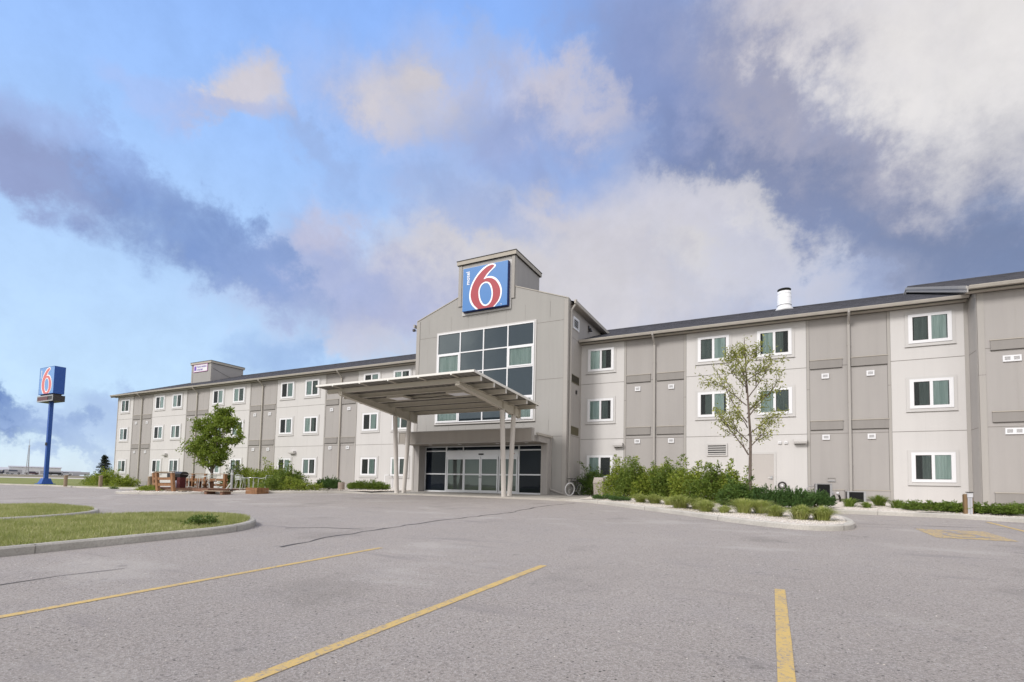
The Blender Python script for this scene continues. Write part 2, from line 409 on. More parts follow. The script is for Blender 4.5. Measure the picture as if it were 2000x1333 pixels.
def beige_plastic():
    m = mat('beige_bin_plastic', (.42, .36, .31), .7); t = NT(m); n = t.noise(40, 4, .7, vec=t.obj())
    t.l(t.mix(t.g(n, .4, .7), (.42, .37, .33), (.38, .33, .295)), t.b.inputs['Base Color']); return m
BIN = beige_plastic()
GREYMET = mat('grey_galvanised', (.40, .40, .41), .45, .5)
HAZEW = mat('far_pale_wall', (.72, .72, .74), .8)
HAZEG = mat('far_grey_roof', (.42, .42, .45), .8)
FARDK = mat('far_dark_paint', (.06, .07, .11), .5)

# ------------------------------------------------------------------ mesh helpers
class MB:
    """collects faces with material slots; build() links them as ONE mesh object"""
    def __init__(s): s.v = []; s.f = []; s.m = []; s.mats = []; s.smooth = False
    def mi(s, m):
        if m not in s.mats: s.mats.append(m)
        return s.mats.index(m)
    def face(s, pts, m):
        i = len(s.v); s.v += [tuple(p) for p in pts]; s.f.append(tuple(range(i, i+len(pts)))); s.m.append(s.mi(m))
    def hexa(s, p, m, skip=()):
        i = len(s.v); s.v += [tuple(q) for q in p]; k = s.mi(m)
        for n_, q in enumerate(((0, 3, 2, 1), (4, 5, 6, 7), (0, 1, 5, 4), (1, 2, 6, 5), (2, 3, 7, 6), (3, 0, 4, 7))):
            if n_ in skip: continue
            s.f.append(tuple(i+a for a in q)); s.m.append(k)
    def box(s, x0, x1, y0, y1, z0, z1, m):
        s.hexa([(x0, y0, z0), (x1, y0, z0), (x1, y1, z0), (x0, y1, z0), (x0, y0, z1), (x1, y0, z1), (x1, y1, z1), (x0, y1, z1)], m)
    def frame(s, x0, x1, z0, z1, w, y0, y1, m, wb=None, wt=None):
        wb = w if wb is None else wb; wt = w if wt is None else wt
        s.box(x0, x0+w, y0, y1, z0, z1, m); s.box(x1-w, x1, y0, y1, z0, z1, m)
        s.box(x0+w, x1-w, y0, y1, z0, z0+wb, m); s.box(x0+w, x1-w, y0, y1, z1-wt, z1, m)
    def bar(s, a, b, w, h, m, up=(0, 0, 1)):
        a = Vector(a); b = Vector(b); d = (b-a).normalized(); u = Vector(up)
        if abs(d.dot(u)) > .99: u = Vector((0, 1, 0))
        r = d.cross(u).normalized(); u = r.cross(d).normalized(); r *= w/2; u *= h/2
        s.hexa([a-r-u, a+r-u, b+r-u, b-r-u, a-r+u, a+r+u, b+r+u, b-r+u], m)
    def tube(s, pts, rad, m, n=8, caps=True):
        pts = [Vector(p) for p in pts]
        if isinstance(rad, (int, float)): rad = [rad]*len(pts)
        base = len(s.v); k = s.mi(m); prev = None
        for i, p in enumerate(pts):
            d = (pts[min(i+1, len(pts)-1)]-pts[max(i-1, 0)]).normalized()
            if prev is None:
                a = Vector((1, 0, 0)) if abs(d.x) < .9 else Vector((0, 1, 0)); prev = d.cross(a).normalized()
            else:
                prev = (prev-d*prev.dot(d)).normalized()
            b = d.cross(prev)
            for j in range(n):
                t = 2*PI*j/n; s.v.append(tuple(p+rad[i]*(math.cos(t)*prev+math.sin(t)*b)))
        for i in range(len(pts)-1):
            for j in range(n):
                s.f.append((base+i*n+j, base+i*n+(j+1) % n, base+(i+1)*n+(j+1) % n, base+(i+1)*n+j)); s.m.append(k)
        if caps:
            s.f.append(tuple(base+j for j in reversed(range(n)))); s.m.append(k)
            q = base+(len(pts)-1)*n; s.f.append(tuple(q+j for j in range(n))); s.m.append(k)
    def torus(s, c, r, t, m, n=28, k=6, ax=(0, 1, 0)):
        ax = Vector(ax).normalized(); a = ax.orthogonal().normalized(); b = ax.cross(a)
        base = len(s.v); mi = s.mi(m); c = Vector(c)
        for i in range(n):
            q = 2*PI*i/n; d = math.cos(q)*a+math.sin(q)*b
            for j in range(k):
                p = 2*PI*j/k; s.v.append(tuple(c+d*(r+t*math.cos(p))+ax*t*math.sin(p)))
        for i in range(n):
            for j in range(k):
                s.f.append((base+i*k+j, base+((i+1) % n)*k+j, base+((i+1) % n)*k+(j+1) % k, base+i*k+(j+1) % k)); s.m.append(mi)
    def lathe(s, c, prof, m, n=20):
        base = len(s.v); k = s.mi(m)
        for r, z in prof:
            for j in range(n):
                t = 2*PI*j/n; s.v.append((c[0]+max(r, .0005)*math.cos(t), c[1]+max(r, .0005)*math.sin(t), c[2]+z))
        for i in range(len(prof)-1):
            for j in range(n):
                s.f.append((base+i*n+j, base+i*n+(j+1) % n, base+(i+1)*n+(j+1) % n, base+(i+1)*n+j)); s.m.append(k)
    def build(s, name, parent=None, smooth=None, bevel=0):
        me = bpy.data.meshes.new(name); me.from_pydata(s.v, [], s.f)
        for m in s.mats: me.materials.append(m)
        me.polygons.foreach_set('material_index', s.m)
        if smooth: me.polygons.foreach_set('use_smooth', [True]*len(s.f))
        me.update(); o = bpy.data.objects.new(name, me); col.objects.link(o)
        if parent is not None:
            o.parent = parent; o.matrix_parent_inverse = Matrix.Translation(-_wloc(parent))
        if bevel:
            b = o.modifiers.new('bevel', 'BEVEL'); b.width = bevel; b.segments = 2; b.limit_method = 'ANGLE'
        return o
def _wloc(o):
    return o.get('_w') and Vector(o['_w']) or Vector((0, 0, 0))
WL = {}
def _wloc(o): return WL.get(o.name, Vector((0, 0, 0)))
def tag(o, label=None, cat=None, group=None, kind=None):
    if label: o['label'] = label
    if cat: o['category'] = cat
    if group: o['group'] = group
    if kind: o['kind'] = kind
    return o
def empty(name, loc, label, cat, group=None):
    o = bpy.data.objects.new(name, None); col.objects.link(o); o.location = loc; o.empty_display_size = .2
    WL[o.name] = Vector(loc)
    return tag(o, label, cat, group)
def setting(o): return tag(o, kind='structure')
def copy_thing(root, loc, rz, label, scale=1.0):
    r = root.copy(); col.objects.link(r); r.location = loc; r.rotation_euler = (0, 0, rz); r.scale = (scale,)*3; r['label'] = label
    for ch in list(root.children):
        c = ch.copy(); col.objects.link(c); c.parent = r; c.matrix_parent_inverse = ch.matrix_parent_inverse.copy()
        for g in list(ch.children):
            d = g.copy(); col.objects.link(d); d.parent = c; d.matrix_parent_inverse = g.matrix_parent_inverse.copy()
    return r
def np_mesh(name, verts, loops, nper, m, parent=None):
    """verts (n,3); faces all of nper corners"""
    me = bpy.data.meshes.new(name); nf = len(loops)//nper
    me.vertices.add(len(verts)); me.vertices.foreach_set('co', np.asarray(verts, np.float32).ravel())
    me.loops.add(len(loops)); me.loops.foreach_set('vertex_index', np.asarray(loops, np.int32))
    me.polygons.add(nf); me.polygons.foreach_set('loop_start', np.arange(nf, dtype=np.int32)*nper)
    me.polygons.foreach_set('loop_total', np.full(nf, nper, np.int32))
    me.materials.append(m); me.update(calc_edges=True); me.validate()
    o = bpy.data.objects.new(name, me); col.objects.link(o)
    if parent is not None:
        o.parent = parent; o.matrix_parent_inverse = Matrix.Translation(-_wloc(parent))
    return o
rng = np.random.default_rng(6)
def leaves(P, D, L, W, fold=.25):
    """one folded diamond leaf per point: P base points, D directions, L length, W width"""
    n = len(P); D = D/np.linalg.norm(D, axis=1)[:, None]
    r = rng.normal(size=(n, 3)); S = np.cross(D, r); S /= np.linalg.norm(S, axis=1)[:, None]+1e-9
    Nn = np.cross(S, D)
    L = np.broadcast_to(np.asarray(L, float), n)[:, None]; W = np.broadcast_to(np.asarray(W, float), n)[:, None]
    v = np.empty((n, 4, 3)); v[:, 0] = P; v[:, 1] = P+D*L*.5+S*W/2+Nn*W*fold; v[:, 2] = P+D*L-Nn*L*.08; v[:, 3] = P+D*L*.5-S*W/2+Nn*W*fold
    idx = np.arange(n)[:, None]*4
    q = np.concatenate([idx+[0, 1, 2], idx+[0, 2, 3]], 1).ravel()
    return v.reshape(-1, 3), q

# ------------------------------------------------------------------ ground
def G(X, Y):
    y = max(Y, -8); a = .15+.027*y+.00095*max(0, y-7)**2
    t = min(max((-X-20)/32, 0), 1); t = t*t*(3-2*t); pl = .87-.32*t; k = .06
    return -k*math.log(math.exp(-min(a, 5)/k)+math.exp(-pl/k))
def grid(name, xs, ys, fz, m):
    v = [(x, y, fz(x, y)) for y in ys for x in xs]; nx = len(xs)
    f = [(j*nx+i, j*nx+i+1, (j+1)*nx+i+1, (j+1)*nx+i) for j in range(len(ys)-1) for i in range(nx-1)]
    me = bpy.data.meshes.new(name); me.from_pydata(v, [], f); me.materials.append(m)
    me.polygons.foreach_set('use_smooth', [True]*len(f)); o = bpy.data.objects.new(name, me); col.objects.link(o); return o
def ar(a, b, s): return [a+i*(b-a)/round((b-a)/s) for i in range(round((b-a)/s)+1)]
setting(grid('parking_lot', ar(-78, 44, 1), ar(-30, 28, .5), G, ASPH))
# far terrain: rings round the site out to the horizon
def ring(name, radii, m, seg=128):
    v = []; f = []
    for r, z in radii:
        for i in range(seg):
            t = 2*PI*i/seg; v.append((r*math.sin(t), r*math.cos(t), z))
    for k in range(len(radii)-1):
        for i in range(seg):
            f.append((k*seg+i, (k+1)*seg+i, (k+1)*seg+(i+1) % seg, k*seg+(i+1) % seg))
    me = bpy.data.meshes.new(name); me.from_pydata(v, [], f); me.materials.append(m)
    o = bpy.data.objects.new(name, me); col.objects.link(o); return setting(o)
setting(grid('ground', ar(-90, 90, 5), ar(-90, 90, 5), lambda x, y: G(x, y)-.12 if abs(x) < 88 and abs(y) < 88 else .3, FIELD))
ring('field', [(60, .1), (75, .50), (120, .62), (190, .9), (196, .93)], FIELD)
ring('gravel_road', [(196, .94), (226, 1.12)], GRAVELROAD)
ring('embankment', [(226, 1.11), (236, 1.2), (250, 1.95), (262, 2.0), (900, 2.0), (7000, 2.0)], BANK)

def smooth_poly(pts, n=6):
    out = []
    for i in range(len(pts)-1):
        p0 = pts[max(i-1, 0)]; p1 = pts[i]; p2 = pts[i+1]; p3 = pts[min(i+2, len(pts)-1)]
        for k in range(n):
            t = k/n
            out.append(tuple(.5*((2*p1[j])+(-p0[j]+p2[j])*t+(2*p0[j]-5*p1[j]+4*p2[j]-p3[j])*t*t+(-p0[j]+3*p1[j]-3*p2[j]+p3[j])*t**3) for j in (0, 1)))
    out.append(pts[-1][:2]); return out
def kerb(name, pts, w=.16, h=.13, side=1, hh=None, m=None):
    """extruded kerb along pts (road side); body lies to the left (side=1) of the line"""
    mb = MB(); mm = m or KERB; n = len(pts); P = [Vector((p[0], p[1])) for p in pts]
    rows = []
    for i in range(n):
        d = (P[min(i+1, n-1)]-P[max(i-1, 0)]).normalized(); nrm = Vector((-d.y, d.x))*side
        g = G(*P[i]); a = h if hh is None else hh[i]
        q = P[i]+nrm*w; r_ = P[i]+nrm*.03
        gi = g
        rows.append([(P[i].x, P[i].y, g-.1), (P[i].x, P[i].y, g+a*.8), (r_.x, r_.y, g+a), (q.x, q.y, gi+a), (q.x, q.y, gi-.1)])
    for i in range(n-1):
        for k in range(4):
            mb.face([rows[i][k], rows[i+1][k], rows[i+1][k+1], rows[i][k+1]] if side < 0 else [rows[i][k+1], rows[i+1][k+1], rows[i+1][k], rows[i][k]], mm)
    # expansion joints
    acc = 0
    for i in range(n-1):
        acc += (P[i+1]-P[i]).length
        if acc > 3.0:
            acc = 0; d = (P[i+1]-P[i]).normalized(); nrm = Vector((-d.y, d.x))*side; g = G(*P[i]); a = h if hh is None else hh[i]
            c0 = P[i]-nrm*.003
            mb.bar((c0.x, c0.y, g+.0), (c0.x, c0.y, g+a*.8+.002), .012, .006, JOINT, up=(nrm.x, nrm.y, 0))
            c1 = P[i]+nrm*w
            mb.bar((c0.x, c0.y, g+a+.0), (c1.x, c1.y, g+a+.0), .012, .006, JOINT)
    return setting(mb.build(name))
PADF = [(-19.3, 21.2), (-16, 21.2), (-13, 21.15), (-10.5, 20.9), (-8.6, 20.6)]
KR = smooth_poly([(-8.6, 20.6), (-7.2, 20.15), (-6.1, 19.4), (-4.7, 18.1), (-2.4, 15.95), (-1.05, 14.55), (.1, 13.65), (.95, 13.45), (1.55, 13.9), (1.8, 14.9), (1.75, 16.2), (1.45, 17.6), (1.5, 18.5), (2.1, 18.85), (3.4, 18.75), (4.5, 18.6), (5.9, 18.0), (8, 17.6), (14, 17.4), (30, 17.4)], 5)
KL = smooth_poly([(-19.3, 21.2), (-21, 20.9), (-23, 19.2), (-25.5, 17.3), (-27, 15.6), (-29, 14.6), (-31, 14.5), (-33, 16.5), (-36, 18.6), (-43, 20), (-50, 21), (-58, 21.5), (-66, 20), (-78, 17)], 5)
kerb('kerb', KR, hh=[.045+.085*min(1, max(0, (p[0]+8.6)/2.0)) for p in KR])
kerb('kerb', KL, side=-1, hh=[.05+.07*min(1, max(0, (-p[0]-19.3)/2)) for p in KL])
# entrance slab
def sl(y): return .915+.10*max(0, min(1, (y-21.2)/3.4))
mb = MB()
edge = PADF[:]
xs = [-19.3, -16, -13, -10.5, -8.6, -7.2]; ye = [21.2, 21.2, 21.15, 20.9, 20.6, 20.2]
for i in range(5):
    n = 6
    for k in range(n):
        y0 = [ye[i+a]+(27-ye[i+a])*k/n for a in (0, 1)]; y1 = [ye[i+a]+(27-ye[i+a])*(k+1)/n for a in (0, 1)]
        mb.face([(xs[i], y0[0], sl(y0[0])), (xs[i+1], y0[1], sl(y0[1])), (xs[i+1], y1[1], sl(y1[1])), (xs[i], y1[0], sl(y1[0]))], PAD)
    mb.face([(xs[i], ye[i], .7), (xs[i+1], ye[i+1], .7), (xs[i+1], ye[i+1], sl(ye[i+1])), (xs[i], ye[i], sl(ye[i]))], PAD)
    mb.bar((xs[i+1], ye[i+1], sl(ye[i+1])-.003), (xs[i+1], 24.9, sl(24.9)-.003), .012, .012, JOINT)
mb.face([(-19.3, 27, .6), (-19.3, 21.2, .6), (-19.3, 21.2, .915), (-19.3, 27, 1.015)], PAD)
setting(mb.build('entrance_slab'))
# planting beds: surface from kerb top up to the wall
def inside(poly, X, Y):
    c = np.zeros(X.shape, bool); n = len(poly)
    for i in range(n):
        x0, y0 = poly[i]; x1, y1 = poly[(i+1) % n]
        with np.errstate(divide='ignore', invalid='ignore'):
            k = ((y0 > Y) != (y1 > Y)) & (X < (x1-x0)*(Y-y0)/(y1-y0+1e-12)+x0)
        c ^= k
    return c
def bedgrid(name, poly, step, fz, m):
    xs_ = [p[0] for p in poly]; ys_ = [p[1] for p in poly]
    X, Y = np.meshgrid(np.arange(min(xs_), max(xs_)+step, step), np.arange(min(ys_), max(ys_)+step, step))
    ok = inside(poly, X, Y); ny, nx = X.shape
    v = [(float(x), float(y), fz(float(x), float(y))) for x, y in zip(X.ravel(), Y.ravel())]
    f = [(j*nx+i, j*nx+i+1, (j+1)*nx+i+1, (j+1)*nx+i) for j in range(ny-1) for i in range(nx-1)
         if ok[j, i] and ok[j, i+1] and ok[j+1, i] and ok[j+1, i+1]]
    me = bpy.data.meshes.new(name); me.from_pydata(v, [], f); me.materials.append(m)
    me.polygons.foreach_set('use_smooth', [True]*len(f)); o = bpy.data.objects.new(name, me); col.objects.link(o)
    return setting(o)
def bump3(x, y): return .018*math.sin(x*2.3+1)*math.sin(y*1.9)+.01*math.sin(x*5.1)*math.sin(y*4.3+2)
def off(pts, w, side):
    P = [Vector(p[:2]) for p in pts]; o = []
    for i in range(len(P)):
        d = (P[min(i+1, len(P)-1)]-P[max(i-1, 0)]).normalized(); n_ = Vector((-d.y, d.x))*side; o.append(tuple(P[i]+n_*w))
    return o
def ZR(x, y):
    t = min(max((y-17)/8, 0), 1); return G(x, y)+.112+.085*t*t*(3-2*t)+bump3(x, y)*min(1, max(0, (y-13.9)))
def ZL(x, y):
    t = min(max((y-17)/8, 0), 1); return G(x, y)+.10+.06*t+bump3(x, y)*.8
bedgrid('planting_bed', [p for p in off(KR, .05, 1) if p[0] >= -7.25 and p[0] <= 14.1]+[(14, 27.05), (-7.25, 27.05)], .1, ZR, GRAVEL)
bedgrid('planting_bed', [p for p in off(KL, .05, -1) if p[0] > -31.5]+[(-31.5, 27.05), (-19.3, 27.05)], .1, ZL, GRAVEL)
bedgrid('lawn', [p for p in off(KL, .05, -1) if p[0] <= -31.4]+[(-78, 70), (-61, 70), (-61, 27.05), (-31.5, 27.05)], .5, lambda x, y: G(x, y)+.11, FIELD)

# ------------------------------------------------------------------ grass islands
def island(name, x0, x1, y0, y1, r):
    pts = []
    for k in range(25):
        pts.append((x1, y0+(y1-r-y0)*k/25))
    for k in range(13):
        t = PI/2*k/12; pts.append((x1-r+r*math.cos(t), y1-r*1.0+r*math.sin(t)))
    for k in range(13):
        t = PI/2+PI/2*k/12; pts.append((x0+r+r*math.cos(t), y1-r+r*math.sin(t)))
    for k in range(1, 26): pts.append((x0, y1-r-(y1-r-y0)*k/25))
    kerb(name+'_kerb' if False else 'island_kerb', pts, w=.15, h=.135, m=IKERB)
    v = []; 
    mb = MB(); n = 40
    for k in range(n):
        ya = y0+(y1-.16-y0)*k/n; yb = y0+(y1-.16-y0)*(k+1)/n
        def xr(y):
            if y < y1-r: return x0+.14, x1-.14
            q = math.sqrt(max(0, (r-.14)**2-(y-(y1-r))**2)); return x0+r-q, x1-r+q
        (a, b), (c, d) = xr(ya), xr(yb)
        for j in range(6):
            s0, s1 = j/6, (j+1)/6
            P = [(a+(b-a)*s0, ya), (a+(b-a)*s1, ya), (c+(d-c)*s1, yb), (c+(d-c)*s0, yb)]
            mb.face([(px, py, G(px, py)+.12+.03*math.sin(PI*min(1, max(0, (px-x0)/(x1-x0))))) for px, py in P], TURF)
    setting(mb.build('island_turf'))
    return xr
def blades(name, n, x0, x1, y0, y1, xr, label, hgt=.07):
    X = rng.uniform(x0, x1, n*2); Y = y1-(y1-y0)*rng.uniform(0, 1, n*2)**1.35
    ok = np.array([xr(y)[0] < x < xr(y)[1] for x, y in zip(X, Y)]); X = X[ok][:n]; Y = Y[ok][:n]; n = len(X)
    Z = np.array([G(x, y)+.115+.03*math.sin(PI*min(1, max(0, (x-x0)/(x1-x0)))) for x, y in zip(X, Y)])
    patch = .6+.4*np.sin(X*1.7+np.sin(Y*1.3)*2)*np.sin(Y*1.1+X*.4)
    h = hgt*rng.uniform(.5, 1.35, n)*(.75+.5*patch); a = rng.uniform(0, 2*PI, n); w = .006*rng.uniform(.8, 1.6, n)
    lean = rng.normal(0, .4, (n, 2))*h[:, None]
    v = np.empty((n, 3, 3)); c, s_ = np.cos(a)*w, np.sin(a)*w
    v[:, 0] = np.stack([X-c, Y-s_, Z-.01], 1); v[:, 1] = np.stack([X+c, Y+s_, Z-.01], 1); v[:, 2] = np.stack([X+lean[:, 0], Y+lean[:, 1], Z+h], 1)
    o = np_mesh(name, v.reshape(-1, 3), np.arange(n*3), 3, LAWN)
    return tag(o, label, 'grass', kind='stuff')
xrA = island('island', -15.2, -9.84, -6, 8.5, 2.5)
blades('grass', 70000, -15.2, -9.85, -1, 8.4, xrA, 'patchy green and straw mown grass on the nearer kerbed island')
xrB = island('island', -22.5, -15.9, -4, 7.9, 2.3)
blades('grass', 45000, -22.5, -15.9, 1.0, 7.8, xrB, 'mown green grass on the further kerbed island')

# ------------------------------------------------------------------ painted lines, cracks
def strip(mb, pts, w, dz, m, jit=0):
    P = [Vector(p) for p in pts]; rows = []
    for i in range(len(P)):
        d = (P[min(i+1, len(P)-1)]-P[max(i-1, 0)]).normalized(); n_ = Vector((-d.y, d.x))
        ww = w*(1+jit*random.uniform(-1, 1)); a = P[i]+n_*ww/2; b = P[i]-n_*ww/2
        rows.append(((a.x, a.y, G(a.x, a.y)+dz), (b.x, b.y, G(b.x, b.y)+dz)))
    for i in range(len(P)-1): mb.face([rows[i][0], rows[i][1], rows[i+1][1], rows[i+1][0]], m)
random.seed(4)
for x, y0, y1 in ((-5.83, -2, 6.65), (-2.80, -2, 6.5), (.075, -2, 6.45), (5.08, 11.2, 17.75), (8.1, 11.2, 17.2)):
    mb = MB(); strip(mb, [(x, y) for y in ar(y0, y1, .5)], .105, .004, YELLOW, .05)
    setting(mb.build('parking_line'))
mb = MB(); sx0, sx1, sy0, sy1 = 3.0, 4.25, 13.25, 15.05
strip(mb, [((sx0+sx1)/2, y) for y in ar(sy0, sy1, .3)], sx1-sx0, .004, SYMY)
setting(mb.build('painted_square'))
mb = MB(); cx, cy = 3.6, 14.1
def S_(pts, w): strip(mb, [(cx+a*.62, cy+b*.95) for a, b in pts], w, .008, ASPH)
S_([(-.05+.11*math.cos(t), .62+.11*math.sin(t)) for t in [i*PI/6 for i in range(13)]], .12)
S_([(-.05, .45), (0, .05), (.35, .05), (.5, -.45), (.62, -.42)], .10)
S_([(-.03, .28), (.3, .26)], .08)
S_([(-.05+.42*math.cos(t)-.02, -.18+.42*math.sin(t)) for t in [2.3+i*.33 for i in range(13)]], .08)
setting(mb.build('painted_symbol'))
def wig(pts, amp=.06, step=.3):
    out = []
    for i in range(len(pts)-1):
        a = Vector(pts[i]); b = Vector(pts[i+1]); n = max(1, int((b-a).length/step))
        for k in range(n):
            p = a.lerp(b, k/n); out.append((p.x+random.uniform(-amp, amp), p.y+random.uniform(-amp, amp)*.6))
    out.append(pts[-1]); return out
mb = MB()
strip(mb, wig([(-7.3, 5.9), (-7.65, 7.2), (-7.75, 8.9), (-7.85, 11), (-7.3, 14.2), (-7.5, 17), (-7.0, 19.3)]), .055, .004, TAR, .6)
strip(mb, wig([(-7.9, .4), (-7.46, 2.45), (-7.5, 3.0), (-7.37, 3.6)], .02), .02, .005, TAR, .7)
strip(mb, wig([(-9.7, 7.9), (-9.0, 8.4), (-8.1, 8.6)], .03), .03, .005, TAR, .5)
strip(mb, wig([(1.9, 15.6), (4, 15.9), (7, 16.3)], .04), .02, .005, TAR, .6)
setting(mb.build('asphalt_crack'))
for k in range(1): pass

# ------------------------------------------------------------------ the motel building
bld = empty('motel_building', (-14.65, 27, 1.0), 'long three storey grey motel with a gabled entrance block and dark shingle roof', 'building')
YW, YG, YB = 27.0, 24.89, 25.96
ZS1, ZS2 = 4.12, 7.22
ZE = 9.50                       # top of the wall panels under the soffit
SL = .358
greyL = [(-55.5, -52.25), (-46.75, -43.6), (-38.05, -34.9), (-29.48, -26.4)]
greyR = [(-7.02, -3.92), (1.55, 4.62)]
pipesL = [-53.9, -45.2, -36.5, -27.9]; pipesR = [-5.48, 3.12]
def wing(x0, x1, greys, base):
    mb = MB(); cuts = [x0]
    for a, b in greys: cuts += [a, b]
    cuts.append(x1); isg = False
    for a, b in zip(cuts[:-1], cuts[1:]):
        m_ = GREY if isg else WHITE
        mb.box(a, b, YW, YW+.25, base, ZE+.1, m_)
        for z in (ZS1, ZS2): mb.box(a, b, YW-.004, YW, z-.012, z+.012, JOINT)
        if isg:                                   # corner trims and vertical joints
            for q in (a, b):
                mb.box(q-.055, q+.055, YW-.022, YW, base, ZE, TRIM)
                mb.box(q-.063, q-.055, YW-.006, YW, base, ZE, DARKJ); mb.box(q+.055, q+.063, YW-.006, YW, base, ZE, DARKJ)
                mb.box(q-.056, q+.056, YW-.024, YW-.022, 6.17, 6.18, DARKJ)
            for q in (a+(b-a)*.27, a+(b-a)*.76): mb.box(q-.004, q+.004, YW-.003, YW, base, ZE, TRIM)
        else:
            q = a+1.22
            while q < b-.3: mb.box(q-.004, q+.004, YW-.002, YW, base, ZE, SURR); q += 1.22
        isg = not isg
    return mb.build('wall', bld)
wing(-58.33, -19.55, greyL, .3); wing(-9.62, 7.3, greyR, .6)
mb = MB(); mb.box(-58.33, -58.1, YW+.25, 45, .3, ZE, WHITE); mb.box(-58.36, -58.24, YW-.02, YW+.1, .3, ZE, TRIM)
mb.box(-58.33, -19.55, 44.75, 45, .3, ZE, WHITE); mb.box(-9.5, 20, 44.75, 45, .5, ZE, WHITE); mb.build('wall', bld)
# gable block
GX0, GX1, GXC = -19.55, -9.55, -14.55
def rake(x): return 11.49+.36*min(x-GX0, GX1-x)
mb = MB()
mb.face([(GX0, YG, .8), (GX1, YG, .8), (GX1, YG, rake(GX1)), (GXC, YG, rake(GXC)), (GX0, YG, rake(GX0))], GABLE)
mb.face([(GX0, YG+.3, .8), (GX0, YG+.3, rake(GX0)), (GXC, YG+.3, rake(GXC)), (GX1, YG+.3, rake(GX1)), (GX1, YG+.3, .8)], GABLE)
for a, b in ((GX0, GXC), (GXC, GX1)):
    mb.hexa([(a, YG-.03, rake(a)), (b, YG-.03, rake(b)), (b, YG+.33, rake(b)), (a, YG+.33, rake(a)), (a, YG-.03, rake(a)+.05), (b, YG-.03, rake(b)+.05), (b, YG+.33, rake(b)+.05), (a, YG+.33, rake(a)+.05)], GUTTER)
mb.box(GX1-.2, GX1, YG+.001, YW, .8, 11.45, GREY)                       # right return wall
mb.box(GX0, GX0+.2, YG+.001, YW, .8, 11.45, GREY)
mb.box(GX1-.2, GX1-.001, YW, 31.5, 9.6, 11.45, GREY); mb.box(GX0+.001, GX0+.2, YW, 31.5, 9.6, 11.45, GREY)
for q in (GX0+.11, GX1-.11):
    mb.box(q-.125, q+.125, YG-.022, YG, .8, 11.47, TRIM); mb.box(q-.135 if q > GXC else q+.125, q-.125 if q > GXC else q+.135, YG-.006, YG, .8, 11.45, DARKJ)
mb.box(GX1, GX1+.022, YG-.022, YG+.14, .8, 11.45, TRIM)
mb.box(GX1, GX1+.02, YW-.16, YW, .8, 9.5, TRIM)
for z in (4.12, 7.22, 10.36):
    mb.box(GX0+.25, -18.02, YG-.004, YG, z-.011, z+.011, JOINT); mb.box(-11.37, GX1-.25, YG-.004, YG, z-.011, z+.011, JOINT)
    if z > 10: mb.box(-18.02, -17.9, YG-.004, YG, z-.011, z+.011, JOINT)
for z in (4.2, 9.55): mb.box(GX1, GX1+.004, YG+.14, YW-.16, z-.011, z+.011, JOINT)
for q in (-18.6, -17.0, -15.8, -14.55, -13.3, -12.1, -10.6):
    for a, b in ((4.35, 5.0), (10.6, 11.5)): mb.box(q-.004, q+.004, YG-.003, YG, a, b, JOINT)
for q in (-18.7, -10.6): mb.box(q-.004, q+.004, YG-.003, YG, 1.0, 11.6, TRIM)
mb.box(GX1, GX1+.004, 25.9, 25.908, 1.0, 9.5, TRIM)
mb.build('gable_wall', bld)
mb = MB()                                                                # roof behind the parapet
for s_ in (-1, 1):
    xe = GXC+s_*(5.0+.28); zc = 11.49+.36*5.0-.02
    ze = zc-.358*5.28
    P = [(xe, YG+.33, ze), (GXC, YG+.33, zc), (GXC, 36, zc), (xe, 36, ze)]
    if s_ > 0: P = P[::-1]
    mb.face(P, SHINGLE)
    P2 = [(x, y, z-.16) for x, y, z in P][::-1]; mb.face(P2, SOFFIT)
    x_, x2 = sorted((xe, xe+s_*.09))
    mb.box(x_, x2, YG+.1, 32.3, ze-.17, ze+.02, GUTTER)
    mb.box(min(GXC+s_*5.0, xe), max(GXC+s_*5.0, xe), YG+.33, 32, ze-.2, ze-.17, SOFFIT)
mb.build('gable_roof', bld)
# tower behind the sign
def tower(cx, y0, y1, w, zb, zt, name):
    mb = MB(); x0, x1 = cx-w/2, cx+w/2
    mb.box(x0+.06, x1-.06, y0, y1, zb, zt-.2, GREY)
    mb.box(x0+.30, x1-.30, y0-.012, y0, zb, zt-.24, GABLE)
    for q in (x0+.04, x1-.26): mb.box(q, q+.22, y0-.03, y0+.0, zb, zt-.2, TRIM)
    mb.box(x1-.06, x1-.035, y0-.03, y0+.2, zb, zt-.2, TRIM)
    t_ = mb.build(name, bld)
    mb = MB(); mb.box(x0-.05, x1+.05, y0-.12, y1+.12, zt-.24, zt-.02, FASCIA); mb.box(x0-.07, x1+.07, y0-.14, y1+.14, zt-.02, zt+.02, DARKJ)
    mb.box(x0-.02, x1+.02, y0-.09, y1+.09, zt-.26, zt-.24, DARKJ)
    ym = (y0+y1)/2
    for P in (((x0-.07, y0-.14), (x1+.07, y0-.14)), ((x1+.07, y0-.14), (x1+.07, y1+.14)), ((x1+.07, y1+.14), (x0-.07, y1+.14)), ((x0-.07, y1+.14), (x0-.07, y0-.14))):
        mb.face([(*P[0], zt+.02), (*P[1], zt+.02), (cx, ym, zt+.32)], SHINGLE)
    c_ = mb.build('tower_cap', t_)
    if name == 'roof_tower':
        mb = MB(); mb.tube([(x1-.045, y0+.1+i*.32, zt-.75-.09*i-.10*math.sin(PI*i/10)) for i in range(11)], .014, DGREY, 5); mb.build('cable', t_)
    return t_
tower(-14.65, YG-.035, 28.2, 3.85, 12.0, 14.72, 'sign_tower')
tower(-54.05, 32.5, 36.1, 3.5, 11.4, 13.98, 'roof_tower')
